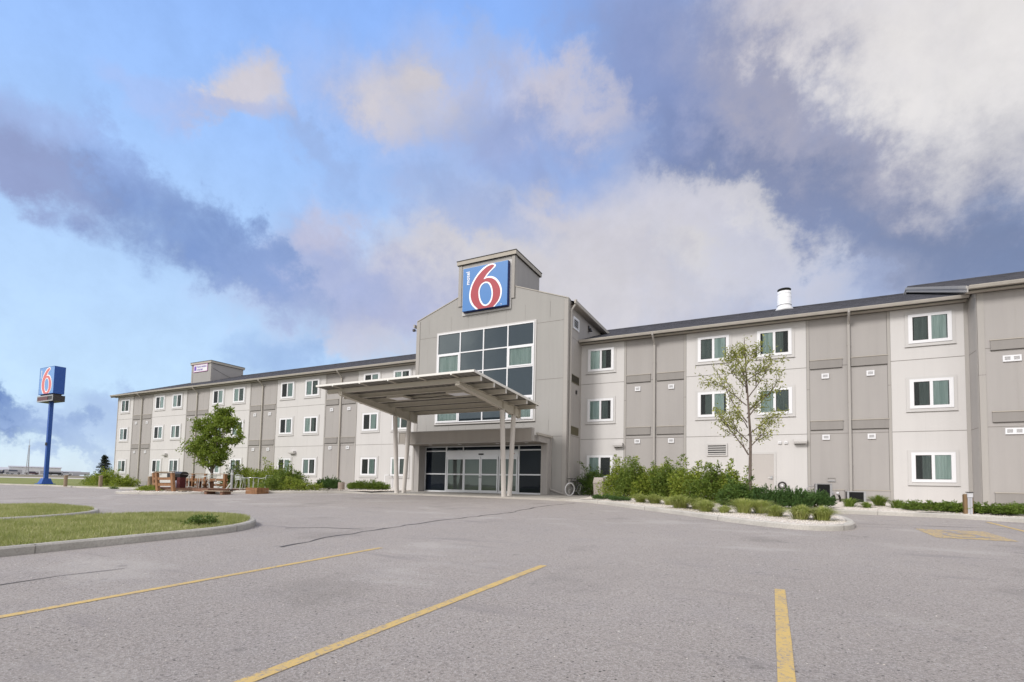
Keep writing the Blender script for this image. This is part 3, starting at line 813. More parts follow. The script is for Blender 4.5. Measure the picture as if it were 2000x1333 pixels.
# block at the right
mb = MB()
mb.box(7.36, 20, YB, YB+.25, .6, ZE+.05, GREY); mb.box(7.31, 7.36, YB-.02, YW, .6, ZE+.05, GREY)
mb.box(7.3, 7.52, YB-.024, YB, .6, ZE, TRIM); mb.box(7.29, 7.31, YB-.024, YB+.14, .6, ZE, TRIM); mb.box(7.18, 7.31, YW-.024, YW, .6, ZE, TRIM)
for z in (ZS1, ZS2): mb.box(7.52, 20, YB-.004, YB, z-.011, z+.011, JOINT); mb.box(7.306, 7.31, YB+.14, YW-.03, z-.011, z+.011, JOINT)
mb.box(7.29, 7.521, YB-.026, YB-.024, 6.17, 6.18, DARKJ)
for q in (8.45, 9.7, 11): mb.box(q-.004, q+.004, YB-.003, YB, .6, ZE, TRIM)
mb.build('wall', bld)
def spandrel(x0, x1, y, z0, z1, m_=None):
    mb = MB(); mb.box(x0, x1, y-.045, y, z0, z1-.03, m_ or BAND); mb.box(x0-.015, x1+.015, y-.065, y, z1-.03, z1, FASCIA); mb.box(x0, x1, y-.047, y, z0-.018, z0, DARKJ)
    mb.build('spandrel_panel', bld)
for a, b in greyL+greyR:
    mid = (a+b)/2+.0
    for z0, z1 in ((7.13, 7.54), (4.30, 4.72)):
        spandrel(a+.08, mid-.2, YW, z0, z1); spandrel(mid+.14, b-.06, YW, z0, z1)
    zb = .72+.45*min(1, max(0, (a+58)/45)); 
    spandrel(a+.08, mid-.2, YW, zb, zb+.42, GREY); spandrel(mid+.14, b-.06, YW, zb, zb+.42, GREY)
for z0, z1 in ((7.13, 7.54), (4.30, 4.72), (1.15, 1.58)): spandrel(7.68, 10.5, YB, z0, z1)
def vent(x0, x1, y, z0, z1, halves=1):
    mb = MB(); mb.frame(x0, x1, z0, z1, .05, y-.05, y, VINYL)
    w = (x1-x0)/halves
    for h_ in range(halves):
        a = x0+h_*w+.05; b = x0+(h_+1)*w-.05
        mb.box(a, b, y-.02, y-.002, z0+.05, z1-.05, TRIM)
        n = 5
        for i in range(n):
            z = z0+.06+(z1-z0-.12)*i/(n-1); mb.box(a, b, y-.04, y-.02, z-.006, z+.006, VINYL)
        if halves > 1 and h_: mb.box(x0+w-.05, x0+w+.05, y-.05, y, z0+.05, z1-.05, VINYL)
    mb.build('vent', bld)
for a, b in greyL+greyR:
    for cx_ in (a+.68, b-.68):
        for z in (6.765, 3.95): vent(cx_-.145, cx_+.145, YW, z-.115, z+.115)
for z in (6.76, 3.935): vent(8.03, 8.57, YB, z-.12, z+.12, 2)
# windows
def window(x, z, lit, w=1.18, h=1.02, y=YW, dark=False):
    """x, z: lower left corner of the glazing; lit: side whose curtain shows plainly"""
    mb = MB(); mb.frame(x-.26, x+w+.26, z-.24, z+h+.22, .115, y-.03, y, SURR); mb.box(x-.28, x+w+.28, y-.05, y, z-.265, z-.24, SURR)
    mb.box(x-.262, x+w+.262, y-.033, y, z-.275, z-.265, JOINT)
    win = mb.build('window', bld)
    mb = MB(); mb.frame(x-.145, x+w+.145, z-.125, z+h+.105, .145, y-.055, y, VINYL, .125, .105)
    mb.box(x+w/2-.055, x+w/2+.055, y-.052, y, z, z+h, VINYL)
    mb.box(x-.147, x+w+.147, y-.06, y, z+h+.105, z+h+.12, VINYL)
    g_ = [(x, x+w/2-.055), (x+w/2+.055, x+w)]
    s_ = g_[0] if lit == 'R' else g_[1]
    mb.frame(s_[0], s_[1], z, z+h, .018, y-.045, y-.03, DARKJ)
    mb.build('frame', win)
    mb = MB(); mb.box(x, x+w, y-.003, y-.001, z, z+h, DARKROOM); mb.build('dark_backing', win)  # flat dark sheet on the wall in place of an unlit room
    mb = MB()
    for i, (a, b) in enumerate(g_):
        mb.face([(a, y-.030, z), (b, y-.030, z), (b, y-.030, z+h), (a, y-.030, z+h)], PANE)
    mb.build('pane', win)
    mb = MB(); li = 0 if lit == 'L' else 1
    a, b = g_[li]; 
    gap = random.choice([.0, .03, .1]); c0, c1 = (a+gap, b) if li == 0 else (a, b-gap)
    spans = [(c0, c1)]
    if not dark:
        a2, b2 = g_[1-li]; k = random.uniform(.45, 1.0); wd = (b2-a2)*k
        spans.append((b2-wd, b2) if li == 1 else (a2, a2+wd))
    for c0, c1 in spans:
        n = max(3, int((c1-c0)/.018)); ph = random.uniform(0, 6)
        for i in range(n):
            p = [c0+(c1-c0)*(i+k)/n for k in (0, 1)]; d = [y-.013+.007*math.sin(q*62+ph)+.002*math.sin(q*131) for q in p]
            mb.face([(p[0], d[0], z+.01), (p[1], d[1], z+.01), (p[1], d[1], z+h), (p[0], d[0], z+h)], CURTAIN)
    mb.build('curtain', win)
    mb = MB(); mb.face([(s_[0], y-.036, z), (s_[1], y-.036, z), (s_[1], y-.036, z+h), (s_[0], y-.036, z+h)], SCREEN); mb.build('insect_screen', win)
random.seed(11)
ROWS = (2.08, 5.22, 8.04)
for i, x in enumerate([-57.5, -51.54, -48.8, -42.84, -40.09, -34.22, -31.5, -25.62, -22.92]):
    for z in ROWS: window(x, z, 'L' if i % 2 == 0 else 'R', dark=(i % 2 == 1))
for x, lit in ((-8.98, 'L'), (-3.15, 'R'), (-.43, 'L'), (5.46, 'R')):
    for z in ROWS:
        if z < 3 and x in (-3.15, -.43): continue
        window(x, z, lit, dark=(x == -8.98 and z < 3))
# eaves
def eave(x0, x1, yw, zb=9.5):
    mb = MB()
    mb.box(x0, x1, yw-.44, yw+.05, zb+.03, zb+.05, SOFFIT)
    mb.box(x0, x1, yw-.445, yw-.41, zb+.02, zb+.15, FASCIA)
    mb.box(x0, x1, yw-.44, yw-.30, zb+.012, zb+.028, DARKJ)  # dark strip painted in as the shadow under the gutter
    mb.box(x0, x1, yw-.30, yw-.26, zb-.055, zb+.03, FASCIA)
    mb.box(x0, x1, yw-.26, yw-.0, zb-.03, zb-.02, SOFFIT); mb.box(x0, x1, yw-.03, yw-.006, zb-.045, zb-.03, DARKJ)
    return mb.build('eave_fascia', bld)
def gutter(x0, x1, yw, zt=9.64):
    mb = MB(); prof = [(-.44, -.02), (-.47, -.13), (-.53, -.12), (-.57, -.03), (-.575, 0.0), (-.56, .0), (-.545, -.03), (-.50, -.10), (-.455, -.10), (-.445, 0)]
    for i in range(len(prof)-1):
        (a, b), (c, d) = prof[i], prof[i+1]
        mb.face([(x0, yw+a, zt+b), (x1, yw+a, zt+b), (x1, yw+c, zt+d), (x0, yw+c, zt+d)], GUTTER)
    for x in (x0, x1): mb.face([(x, yw+a, zt+b) for a, b in prof[:5]], GUTTER)
    return mb.build('gutter', bld)
eave(-58.8, GX0-.0, YW); gutter(-58.8, GX0-.02, YW); eave(GX1+.03, 7.24, YW); gutter(GX1+.03, 7.24, YW)
eave(6.95, 20, YB); gutter(6.95, 20, YB, 9.66)
def roof_slab(x0, x1, ye, yr, ze, name='roof', rake_l=False, rake_r=False):
    mb = MB(); zr = ze+SL*(yr-ye); yb = 2*yr-ye; t = .05
    for (a, za), (b, zb_) in (((ye, ze), (yr, zr)), ((yr, zr), (yb, ze))):
        mb.hexa([(x0, a, za-t), (x1, a, za-t), (x1, b, zb_-t), (x0, b, zb_-t), (x0, a, za), (x1, a, za), (x1, b, zb_), (x0, b, zb_)], SHINGLE)
    n = int((yr-ye)/.42)                                            # courses
    for i in range(n):
        y = ye+.2+i*.42; z = ze+SL*(y-ye); mb.hexa([(x0, y, z), (x1, y, z), (x1, y+.40, z+SL*.40), (x0, y+.40, z+SL*.40), (x0, y, z+.012), (x1, y, z+.012), (x1, y+.42, z+SL*.42+.001), (x0, y+.42, z+SL*.42+.001)], SHINGLE)
    mb.box(x0, x1, yr-.12, yr+.12, zr-.03, zr+.035, SHINGLE)
    for on, x in ((rake_l, x0), (rake_r, x1)):
        if not on: continue
        for (a, za), (b, zb_) in (((ye, ze), (yr, zr)), ((yr, zr), (yb, ze))):
            mb.hexa([(x-.04, a, za-.27), (x, a, za-.27), (x, b, zb_-.27), (x-.04, b, zb_-.27), (x-.04, a, za-.02), (x, a, za-.02), (x, b, zb_-.02), (x-.04, b, zb_-.02)], on)
            mb.hexa([(x-.07, a, za-.12), (x-.04, a, za-.12), (x-.04, b, zb_-.12), (x-.07, b, zb_-.12), (x-.07, a, za), (x-.04, a, za), (x-.04, b, zb_), (x-.07, b, zb_)], on)
            mb.hexa([(x, a+.5, za-.14), (x+.42, a+.5, za-.14), (x+.42, b, zb_-.30), (x, b, zb_-.30), (x, a+.5, za-.12), (x+.42, a+.5, za-.12), (x+.42, b, zb_-.28), (x, b, zb_-.28)], SOFFIT)
    return mb.build(name, bld)
roofL = roof_slab(-58.8, -14.6, YW-.46, 36, 9.66, rake_l=FASCIA)
roofR = roof_slab(-14.4, 9.0, YW-.46, 36, 9.66)
RAKEM = mat('pale_rake_trim', (.37, .355, .34), .6)
roof_slab(6.95, 20.5, YB-.46, 35.3, 9.69, rake_l=RAKEM)
mb = MB()                                                          # gable end wall of the block
mb.face([(7.33, YB, 9.5), (7.33, 44.6, 9.5), (7.33, 35.3, 12.7)], GREY); mb.face([(-58.3, YW, 9.5), (-58.3, 45, 9.5), (-58.3, 36, 12.7)], WHITE)
mb.build('wall', bld)
# chimney
mb = MB(); cx, cy = .79, 35.2
mb.lathe((cx, cy, 12.6), [(.0, 0), (.52, 0), (.50, .14), (.40, .30), (.39, 1.25), (.36, 1.26), (.36, 1.1), (0, 1.1)], VINYL, 28)
for z in (.55, .86, 1.1): mb.torus((cx, cy, 12.6+z), .392, .008, HAZEW, ax=(0, 0, 1))
ch = mb.build('chimney', bld, smooth=True)
mb = MB(); mb.torus((cx, cy, 12.98), .395, .018, BLACK, ax=(0, 0, 1))
mb.build('chimney_band', ch); mb = MB(); mb.torus((cx, cy, 13.99), .37, .02, BLACK, ax=(0, 0, 1)); mb.build('chimney_rim', ch)
mb = MB(); mb.lathe((cx, cy, 13.99), [(0, .0), (.36, .0), (.37, .03), (0, .08)], DGREY, 24); mb.build('chimney_cap', ch)
# downspouts
def downspout(x, y, zt, zb, m_=None, foot=True):
    mb = MB(); m_ = m_ or TRIM
    mb.tube([(x, y-.52, zt+.12), (x, y-.52, zt-.05), (x+.01, y-.42, zt-.16), (x+.02, y-.16, zt-.36), (x+.02, y-.08, zt-.48)], .05, m_, 8)
    mb.box(x-.03, x+.07, y-.115, y-.012, zb, zt-.42, m_)
    for z in (zb+1.6, zb+4.4, zb+7): mb.box(x-.045, x+.085, y-.12, y-.01, z, z+.03, m_)
    mb.build('downspout', bld)
for x in pipesL: downspout(x, YW, 9.52, .75, GUTTER)
for x in pipesR: downspout(x, YW, 9.52, 1.1, TRIM)
mb = MB()                                                          # downspout on the entrance block corner
mb.tube([(GX1+.33, YG+.28, 11.45), (GX1+.33, YG+.28, 11.25), (GX1+.2, YG+.23, 11.05), (GX1+.09, YG+.22, 10.9)], .05, TRIM, 8)
mb.box(GX1+.03, GX1+.13, YG+.17, YG+.27, 1.12, 10.95, TRIM); mb.tube([(GX1+.08, YG+.22, 1.2), (GX1+.2, YG-.0, 1.06), (GX1+.3, YG-.25, 1.03)], .05, TRIM, 8)
mb.build('downspout', bld)
# things on the return wall of the entrance block
mb = MB(); x = GX1
def yframe(mb, y0, y1, z0, z1, w, m_, x0, x1):
    mb.box(x0, x1, y0, y0+w, z0, z1, m_); mb.box(x0, x1, y1-w, y1, z0, z1, m_); mb.box(x0, x1, y0+w, y1-w, z0, z0+w, m_); mb.box(x0, x1, y0+w, y1-w, z1-w, z1, m_)
yframe(mb, 25.57, 26.5, 10.08, 10.75, .10, VINYL, x, x+.05); mb.box(x, x+.01, 25.67, 26.4, 10.18, 10.65, DARKROOM)
for k in range(5): z = 10.22+.095*k; mb.hexa([(x+.01, 25.67, z+.04), (x+.045, 25.67, z), (x+.045, 26.4, z), (x+.01, 26.4, z+.04), (x+.01, 25.67, z+.055), (x+.045, 25.67, z+.015), (x+.045, 26.4, z+.015), (x+.01, 26.4, z+.055)], VINYL)
mb.build('louvre', bld)
OLIVE = mat('olive_grille', (.14, .125, .08), .7)
for z0, z1 in ((7.1, 7.54), (4.28, 4.72)):
    mb = MB(); yframe(mb, 25.42, 26.64, z0, z1, .03, OLIVE, x, x+.03); mb.box(x, x+.015, 25.45, 26.61, z0+.03, z1-.03, OLIVE)
    for k in range(26): y = 25.48+k*.045; mb.box(x+.015, x+.024, y, y+.012, z0+.03, z1-.03, DARKJ if z0 > 5 else OLIVE)
    mb.build('vent_grille', bld)
mb = MB(); mb.box(x, x+.05, 28.1, 28.3, 10.75, 10.95, DGREY); mb.lathe((x+.12, 28.2, 10.62), [(.02, .2), (.06, .16), (.12, .0), (.0, .0)], DGREY, 12); mb.build('security_camera', bld)
mb = MB(); mb.box(x, x+.06, 26.15, 26.28, 6.55, 6.75, DGREY); mb.build('junction_box', bld)
mb = MB(); mb.tube([(GX0-.02, YG+.1, 10.95), (GX0-.2, YG-.0, 10.98)], .02, DGREY); mb.box(GX0-.3, GX0-.15, YG-.08, YG+.04, 10.92, 11.06, DGREY); mb.build('security_camera', bld)
# wall lights
def wall_light(x0, x1, z0, z1):
    mb = MB(); m_ = WHITE
    mb.hexa([(x0+.02, YW-.20, z0), (x1-.02, YW-.20, z0), (x1, YW, z0), (x0, YW, z0), (x0, YW-.24, z0+.09), (x1, YW-.24, z0+.09), (x1, YW, z0+.09), (x0, YW, z0+.09)], m_)
    mb.box(x0, x1, YW-.24, YW, z0+.09, z1+.03, m_); mb.box(x0+.05, x1-.05, YW-.13, YW-.01, z0-.02, z0, DGREY)
    mb.build('wall_light', bld)
wall_light(-7.6, -7.1, 3.66, 3.85); wall_light(.94, 1.47, 3.67, 3.86)
for x in (-49.6, -32.7): wall_light(x-.28, x+.28, 3.55, 3.74)
for x in (.36, .62):
    mb = MB(); mb.box(x-.07, x+.07, YW-.06, YW, 3.68, 3.8, VINYL); mb.box(x-.05, x+.05, YW-.065, YW-.06, 3.71, 3.74, TRIM); mb.build('alarm_box', bld)
mb = MB(); mb.frame(-2.88, -1.92, 3.14, 3.76, .065, YW-.06, YW, SURR); mb.box(-2.82, -1.98, YW-.01, YW-.004, 3.2, 3.7, DARKROOM)
for k in range(5):
    z = 3.24+.105*k; mb.box(-2.81, -1.99, YW-.05, YW-.02, z, z+.048, SURR)
mb.build('louvre', bld)
DOORM = stucco('service_door_paint', (.46, .43, .41), dirt=.06)
mb = MB(); mb.frame(-.98, .2, 1.0, 3.3, .09, YW-.03, YW, SURR, .02); mb.box(-.89, .11, YW-.02, YW-.002, 1.06, 3.21, DOORM)
dr = mb.build('service_door', bld)
mb = MB(); mb.box(-.04, .06, YW-.05, YW-.02, 2.0, 2.16, GREYMET); mb.tube([(.02, YW-.07, 2.07), (-.14, YW-.07, 2.07)], .014, SILVER); mb.build('handle', dr)
mb = MB(); mb.frame(-23.56, -22.86, 1.2, 2.03, .05, YW-.03, YW, VINYL); mb.box(-23.51, -22.91, YW-.02, YW-.002, 1.25, 1.98, SURR); mb.build('access_panel', bld)
mb = MB(); mb.box(2.26, 2.56, YW-.05, YW, 1.94, 1.99, GREYMET); mb.frame(2.26, 2.56, 1.99, 2.12, .02, YW-.03, YW, TRIM); mb.build('meter_cover', bld)
# curtain wall over the entrance
mb = MB(); y = YG
mb.frame(-18.01, -11.39, 4.99, 10.58, .10, y-.04, y, SURR); mb.box(-18.03, -11.37, y-.06, y, 4.965, 4.99, TRIM)
mb.box(-18.02, -11.38, y-.045, y, 4.94, 4.965, DARKJ)
mb.box(-17.91, -11.49, y-.004, y-.001, 5.09, 10.48, DARKROOM)
big = mb.build('atrium_window', bld)
mb = MB(); VX = [-17.91, -16.29, -14.70, -13.12, -11.49]; VZ = [5.09, 6.38, 8.02, 9.21, 10.48]
mb.frame(VX[0], VX[-1], VZ[0], VZ[-1], .06, y-.09, y, VINYL)
for q in VX[1:-1]: mb.box(q-.035, q+.035, y-.085, y, VZ[0]+.06, VZ[-1]-.06, VINYL)
for z in VZ[1:-1]:
    for i in range(4):
        mb.box(VX[i]+(.06 if i == 0 else .035), VX[i+1]-(.06 if i == 3 else .035), y-.08, y, z-.033, z+.033, VINYL)
INN = []
for i in (0, 3):
    for r_ in (0, 2):
        x0_, x1_, z0_, z1_ = VX[i]+.065, VX[i+1]-.045, VZ[r_]+.04, VZ[r_+1]-.04
        if i == 3: x0_, x1_ = VX[i]+.045, VX[i+1]-.065
        mb.frame(x0_, x1_, z0_, z1_, .075, y-.1, y-.02, VINYL); INN.append((x0_+.075, x1_-.075, z0_+.075, z1_-.075, i, r_))
mb.build('frame', big)
mb = MB()
for i in range(4):
    for r_ in range(4):
        if i in (0, 3) and r_ in (0, 2): continue
        mb.face([(VX[i], y-.04, VZ[r_]), (VX[i+1], y-.04, VZ[r_]), (VX[i+1], y-.04, VZ[r_+1]), (VX[i], y-.04, VZ[r_+1])], DARKPANE)
for a, b, c, d, i, r_ in INN: mb.face([(a, y-.045, c), (b, y-.045, c), (b, y-.045, d), (a, y-.045, d)], PANE)
mb.build('pane', big)
mb = MB()
for a, b, c, d, i, r_ in INN:
    n = 60
    for k in range(n):
        p = [a+(b-a)*(k+q)/n for q in (0, 1)]; dd = [y-.02+.009*math.sin(q*52) for q in p]
        mb.face([(p[0], dd[0], c), (p[1], dd[1], c), (p[1], dd[1], d), (p[0], dd[0], d)], CURTAIN)
mb.build('curtain', big)
# entrance projection
mb = MB()
FY = 22.78
FAS = stucco('entrance_fascia_paint', (.33, .30, .27), dirt=.1)
mb.box(-18.95, -10.56, FY, FY+.2, 3.68, 4.31, FAS); mb.box(-18.98, -10.53, FY-.03, FY+.22, 4.31, 4.36, TRIM)
mb.box(-10.60, -10.53, FY-.02, FY+.2, 3.68, 4.31, TRIM); mb.box(-18.98, -18.9, FY-.02, FY+.2, 3.68, 4.31, TRIM)
mb.box(-18.95, -10.53, FY-.02, FY-.0, 3.66, 3.70, TRIM)
mb.box(-18.92, -10.56, FY+.2, YG, 3.72, 4.02, GREY); mb.box(-18.9, -10.6, FY+.2, YG, 3.69, 3.72, SOFFIT)
mb.box(-10.56, -10.42, FY+.5, YG, 3.70, 4.02, GREY)
mb.build('entrance_fascia', bld)
mb = MB(); mb.box(-10.46, -10.34, FY+.2, YG-.0, 4.02, 4.13, GUTTER); mb.build('gutter', bld)
mb = MB(); mb.box(-10.44, -10.36, YG-.11, YG-.03, 1.35, 4.02, TRIM); mb.tube([(-10.4, YG-.07, 1.42), (-10.38, YG-.08, 1.3), (-9.6, YG-.12, 1.06), (-9.35, YG-.14, 1.03)], .045, TRIM, 8); mb.build('downspout', bld)
mb = MB()
mb.box(-10.78, -10.42, 24.45, YG, .95, 3.70, GREY); mb.box(-10.79, -10.68, 24.43, 24.45, .95, 3.7, TRIM); mb.box(-10.50, -10.41, 24.43, 24.45, .95, 3.7, TRIM); mb.build('entrance_pier', bld); mb = MB()
mb.box(-18.9, -18.45, 24.05, YG, .95, 3.69, GREY); mb.box(-18.92, -18.8, 24.03, 24.05, .95, 3.69, TRIM); mb.box(-18.55, -18.43, 24.03, 24.05, .95, 3.69, TRIM)
mb.build('entrance_pier', bld)
Y0 = 24.66
mb = MB(); fx = [-18.43, -16.94, -12.15, -10.8]
mb.frame(-18.43, -10.72, 1.03, 3.67, .06, Y0-.05, Y0+.05, ALU)
for q in (-16.91, -12.18): mb.box(q-.04, q+.04, Y0-.055, Y0+.05, 1.09, 3.61, ALU)
mb.box(-18.37, -10.78, Y0-.05, Y0+.05, 3.36, 3.42, ALU)
mb.box(-18.37, -16.95, Y0-.05, Y0+.05, 2.02, 2.09, ALU); mb.box(-12.14, -10.78, Y0-.05, Y0+.05, 2.02, 2.09, ALU)
for q in (-15.75, -13.1): mb.box(q-.025, q+.025, Y0-.05, Y0+.05, 3.42, 3.61, ALU)
mb.box(-18.4, -10.75, Y0-.06, Y0+.1, .98, 1.03, ALU)
st = mb.build('storefront', bld)
mb = MB()
for a, b, c, d in ((-18.37, -16.95, 1.09, 2.02), (-18.37, -16.95, 2.09, 3.36), (-12.14, -10.78, 1.09, 2.02), (-12.14, -10.78, 2.09, 3.36), (-18.37, -10.78, 3.42, 3.61)):
    mb.face([(a, Y0, c), (b, Y0, c), (b, Y0, d), (a, Y0, d)], STOREPANE)
mb.build('pane', st)
mb = MB(); mb.box(-18.43, -10.72, Y0+1.6, Y0+1.64, .9, 3.7, DARKROOM); mb.box(-18.43, -10.72, Y0+.06, Y0+1.6, .98, 1.0, PAD); mb.box(-15.9, -15.45, Y0+.35, Y0+.6, 1.0, 3.4, DGREY)
mb.box(-13.2, -12.9, Y0+.5, Y0+.7, 1.0, 3.4, DGREY); mb.box(-16.8, -14.8, Y0+1.0, Y0+1.3, 1.0, 2.0, CEDAR); mb.box(-14.4, -12.9, Y0+1.2, Y0+1.3, 1.2, 2.6, CURTAIN); mb.box(-16.3, -15.9, Y0+1.3, Y0+1.4, 1.0, 3.0, CURTAIN); mb.box(-12.7, -12.3, Y0+.9, Y0+1.1, 1.0, 1.8, CEDAR); mb.box(-17.9, -17.2, Y0+.9, Y0+1.3, 1.0, 1.5, DGREY); mb.build('vestibule_interior', st)
# sliding doors
mb = MB(); mb.box(-16.87, -12.22, Y0-.08, Y0+.02, 3.05, 3.36, ALU); mb.box(-14.68, -14.38, Y0-.12, Y0-.08, 3.14, 3.22, BLACK); mb.box(-12.5, -12.42, Y0-.09, Y0-.08, 3.18, 3.22, REDS)
dh = mb.build('door_header', bld)
dx = [-16.85, -15.66, -14.55, -13.42, -12.24]
for i in range(4):
    mb = MB(); yo = Y0-.07 if i in (1, 2) else Y0-.03
    mb.frame(dx[i]+.01, dx[i+1]-.01, 1.03, 3.05, .075, yo-.03, yo+.01, ALU, .13, .15); mb.box(dx[i]+.085, dx[i+1]-.085, yo-.03, yo+.01, 2.0, 2.08, ALU)
    if i in (1, 2): q = dx[i+1]-.05 if i == 1 else dx[i]+.05; mb.box(q-.012, q+.012, yo-.05, yo-.03, 1.85, 1.93, BLACK)
    d_ = mb.build('sliding_door', bld)
    mb = MB()
    for c, d in ((1.16, 2.0), (2.08, 2.9)): mb.face([(dx[i]+.085, yo-.01, c), (dx[i+1]-.085, yo-.01, c), (dx[i+1]-.085, yo-.01, d), (dx[i]+.085, yo-.01, d)], DOORPANE)
    mb.build('glass', d_)
for x in (-17.4, -15.4, -13.0, -11.3):
    mb = MB(); mb.lathe((x, 23.7, 3.672), [(0, 0), (.1, 0), (.11, .018), (0, .02)], VINYL, 16); mb.build('downlight', bld)

# ------------------------------------------------------------------ signs
NUM_OUT = [(.318, 0), (.235, .093), (.178, .196), (.154, .321), (.163, .454), (.199, .596), (.269, .73), (.358, .846), (.46, .938), (.562, .985), (.640, .995), (.70, .985), (.738, .955), (.73, .907), (.656, .845), (.590, .781), (.545, .715), (.61, .716), (.70, .685), (.777, .615), (.836, .52), (.873, .42), (.886, .314), (.871, .201), (.836, .116), (.782, .054), (.735, 0)]
NUM_RED = [(.366, 0), (.268, .112), (.211, .225), (.187, .343), (.197, .465), (.236, .595), (.303, .717), (.386, .818), (.487, .906), (.580, .955), (.655, .968), (.696, .952), (.690, .915), (.628, .856), (.555, .790), (.506, .724), (.478, .672), (.572, .683), (.662, .655), (.74, .595), (.802, .50), (.842, .40), (.854, .298), (.838, .197), (.803, .118), (.750, .052), (.695, 0)]
HO = [(.527, .045), (.461, .078), (.405, .165), (.376, .262), (.364, .366), (.370, .458), (.401, .538), (.452, .589), (.523, .606), (.594, .580), (.648, .51), (.680, .403), (.690, .296), (.679, .194), (.647, .114), (.597, .063)]
HI = [(.530, .078), (.475, .112), (.427, .20), (.401, .29), (.390, .375), (.398, .455), (.430, .527), (.477, .565), (.528, .573), (.578, .552), (.620, .49), (.650, .40), (.661, .30), (.650, .208), (.621, .138), (.578, .092)]
def cr_closed(p, n=4, open_ends=False):
    out = []; L_ = len(p)
    for i in range(L_):
        if open_ends and i == L_-1: out.append(p[i]); break
        p0, p1, p2, p3 = (p[(i+k) % L_] for k in (-1, 0, 1, 2))
        if open_ends and i == 0: p0 = p1
        if open_ends and i == L_-2: p3 = p2
        for k in range(n):
            t = k/n
            out.append(tuple(.5*((2*p1[j])+(-p0[j]+p2[j])*t+(2*p0[j]-5*p1[j]+4*p2[j]-p3[j])*t*t+(-p0[j]+3*p1[j]-3*p2[j]+p3[j])*t**3) for j in (0, 1)))
    return out
def flat_shape(name, loops, frame_, d, m_, parent):
    """filled outline with thickness via a curve; frame_ = (origin, u axis, v axis, normal)"""
    cu = bpy.data.curves.new(name, 'CURVE'); cu.dimensions = '2D'; cu.fill_mode = 'BOTH'; cu.extrude = d/2
    for lp in loops:
        sp = cu.splines.new('POLY'); sp.points.add(len(lp)-1); sp.use_cyclic_u = True
        for i, (a, b) in enumerate(lp): sp.points[i].co = (a, b, 0, 1)
    return curve_to_mesh(name, cu, frame_, d, m_, parent)
def curve_to_mesh(name, cu, frame_, d, m_, parent):
    tmp = bpy.data.objects.new('tmp', cu); me = bpy.data.meshes.new_from_object(tmp); bpy.data.objects.remove(tmp); me.name = name
    o_, u_, v_, n_ = [Vector(q) for q in frame_]
    for vt in me.vertices:
        c = vt.co.copy(); vt.co = o_+u_*c.x+v_*c.y+n_*(c.z+d/2)
    me.materials.clear(); me.materials.append(m_); ob = bpy.data.objects.new(name, me); col.objects.link(ob)
    ob.parent = parent; ob.matrix_parent_inverse = Matrix.Translation(-_wloc(parent if parent.name in WL else parent.parent)); return ob
def text_mesh(name, body, size, frame_, d, m_, parent, rot=0, align='LEFT', sx=1.0, bold=0.0):
    cu = bpy.data.curves.new(name, 'FONT'); cu.body = body; cu.size = size; cu.extrude = d/2; cu.align_x = align; cu.offset = bold; cu.space_character = 1.0
    o_, u_, v_, n_ = [Vector(q) for q in frame_]
    c, s = math.cos(rot), math.sin(rot); u2 = (u_*c+v_*s)*sx; v2 = -u_*s+v_*c
    return curve_to_mesh(name, cu, (o_, u2, v2, n_), d, m_, parent)
def six_panel(parent, o_, W, H, n_, u_, red, white, txt=True):
    v_ = (0, 0, 1); U = Vector(u_); Nn = Vector(n_)
    sc2 = lambda L_: [(a*W, b*H) for a, b in L_]
    fr = (Vector(o_)+Nn*.002, U, v_, n_); fr2 = (Vector(o_)+Nn*.008, U, v_, n_)
    flat_shape('numeral_outline', [sc2(cr_closed(NUM_OUT, 4, True)), sc2(cr_closed(HI))], fr, .006, white, parent)
    flat_shape('numeral', [sc2(cr_closed(NUM_RED, 4, True)), sc2(cr_closed(HO))], fr2, .006, red, parent)
    if txt: text_mesh('lettering', 'motel', H*.135, (Vector(o_)+U*W*.152+Vector((0, 0, H*.60))+Nn*.002, U, v_, n_), .006, white, parent, rot=PI/2, bold=.004)
sg = empty('roof_sign', (-14.58, 24.6, 11.55), 'square blue sign with a large red and white six on the tower above the entrance', 'sign')
mb = MB(); mb.box(-16.07, -13.1, 24.62, 24.855, 11.555, 14.125, BLUED); mb.box(-16.06, -13.11, 24.59, 24.62, 11.565, 14.115, BLUES); mb.build('sign_cabinet', sg)
mb = MB(); mb.frame(-16.22, -12.98, 11.40, 14.26, .1, 24.83, 24.856, SURR); mb.build('backing_frame', sg)
six_panel(sg, (-16.06, 24.588, 11.565), 2.95, 2.55, (0, -1, 0), (1, 0, 0), REDS, WHITES)
text_mesh('registered_mark', '®', .1, ((-13.52, 24.586, 11.62), (1, 0, 0), (0, 0, 1), (0, -1, 0)), .004, WHITES, sg)
# small truck sign on the far roof tower
ts = empty('tower_banner', (-54.1, 32.4, 12.9), 'small white banner with violet lettering on the far roof tower', 'sign')
PURP = mat('violet_print', (.16, .07, .42), .6)
mb = MB(); mb.box(-55.3, -52.95, 32.43, 32.47, 12.95, 13.68, HAZEW); mb.frame(-55.33, -52.92, 12.92, 13.71, .04, 32.42, 32.46, mat('pink_edge', (.55, .22, .5), .6)); mb.build('panel', ts)
text_mesh('lettering', 'TRUCK PARKING', .27, ((-54.75, 32.425, 13.36), (1, 0, 0), (0, 0, 1), (0, -1, 0)), .006, PURP, ts, sx=.8)
text_mesh('lettering', 'AVAILABLE', .27, ((-54.75, 32.425, 13.06), (1, 0, 0), (0, 0, 1), (0, -1, 0)), .006, PURP, ts, sx=.8)
mb = MB(); mb.box(-55.2, -54.85, 32.424, 32.43, 13.08, 13.55, PURP); mb.build('emblem', ts)
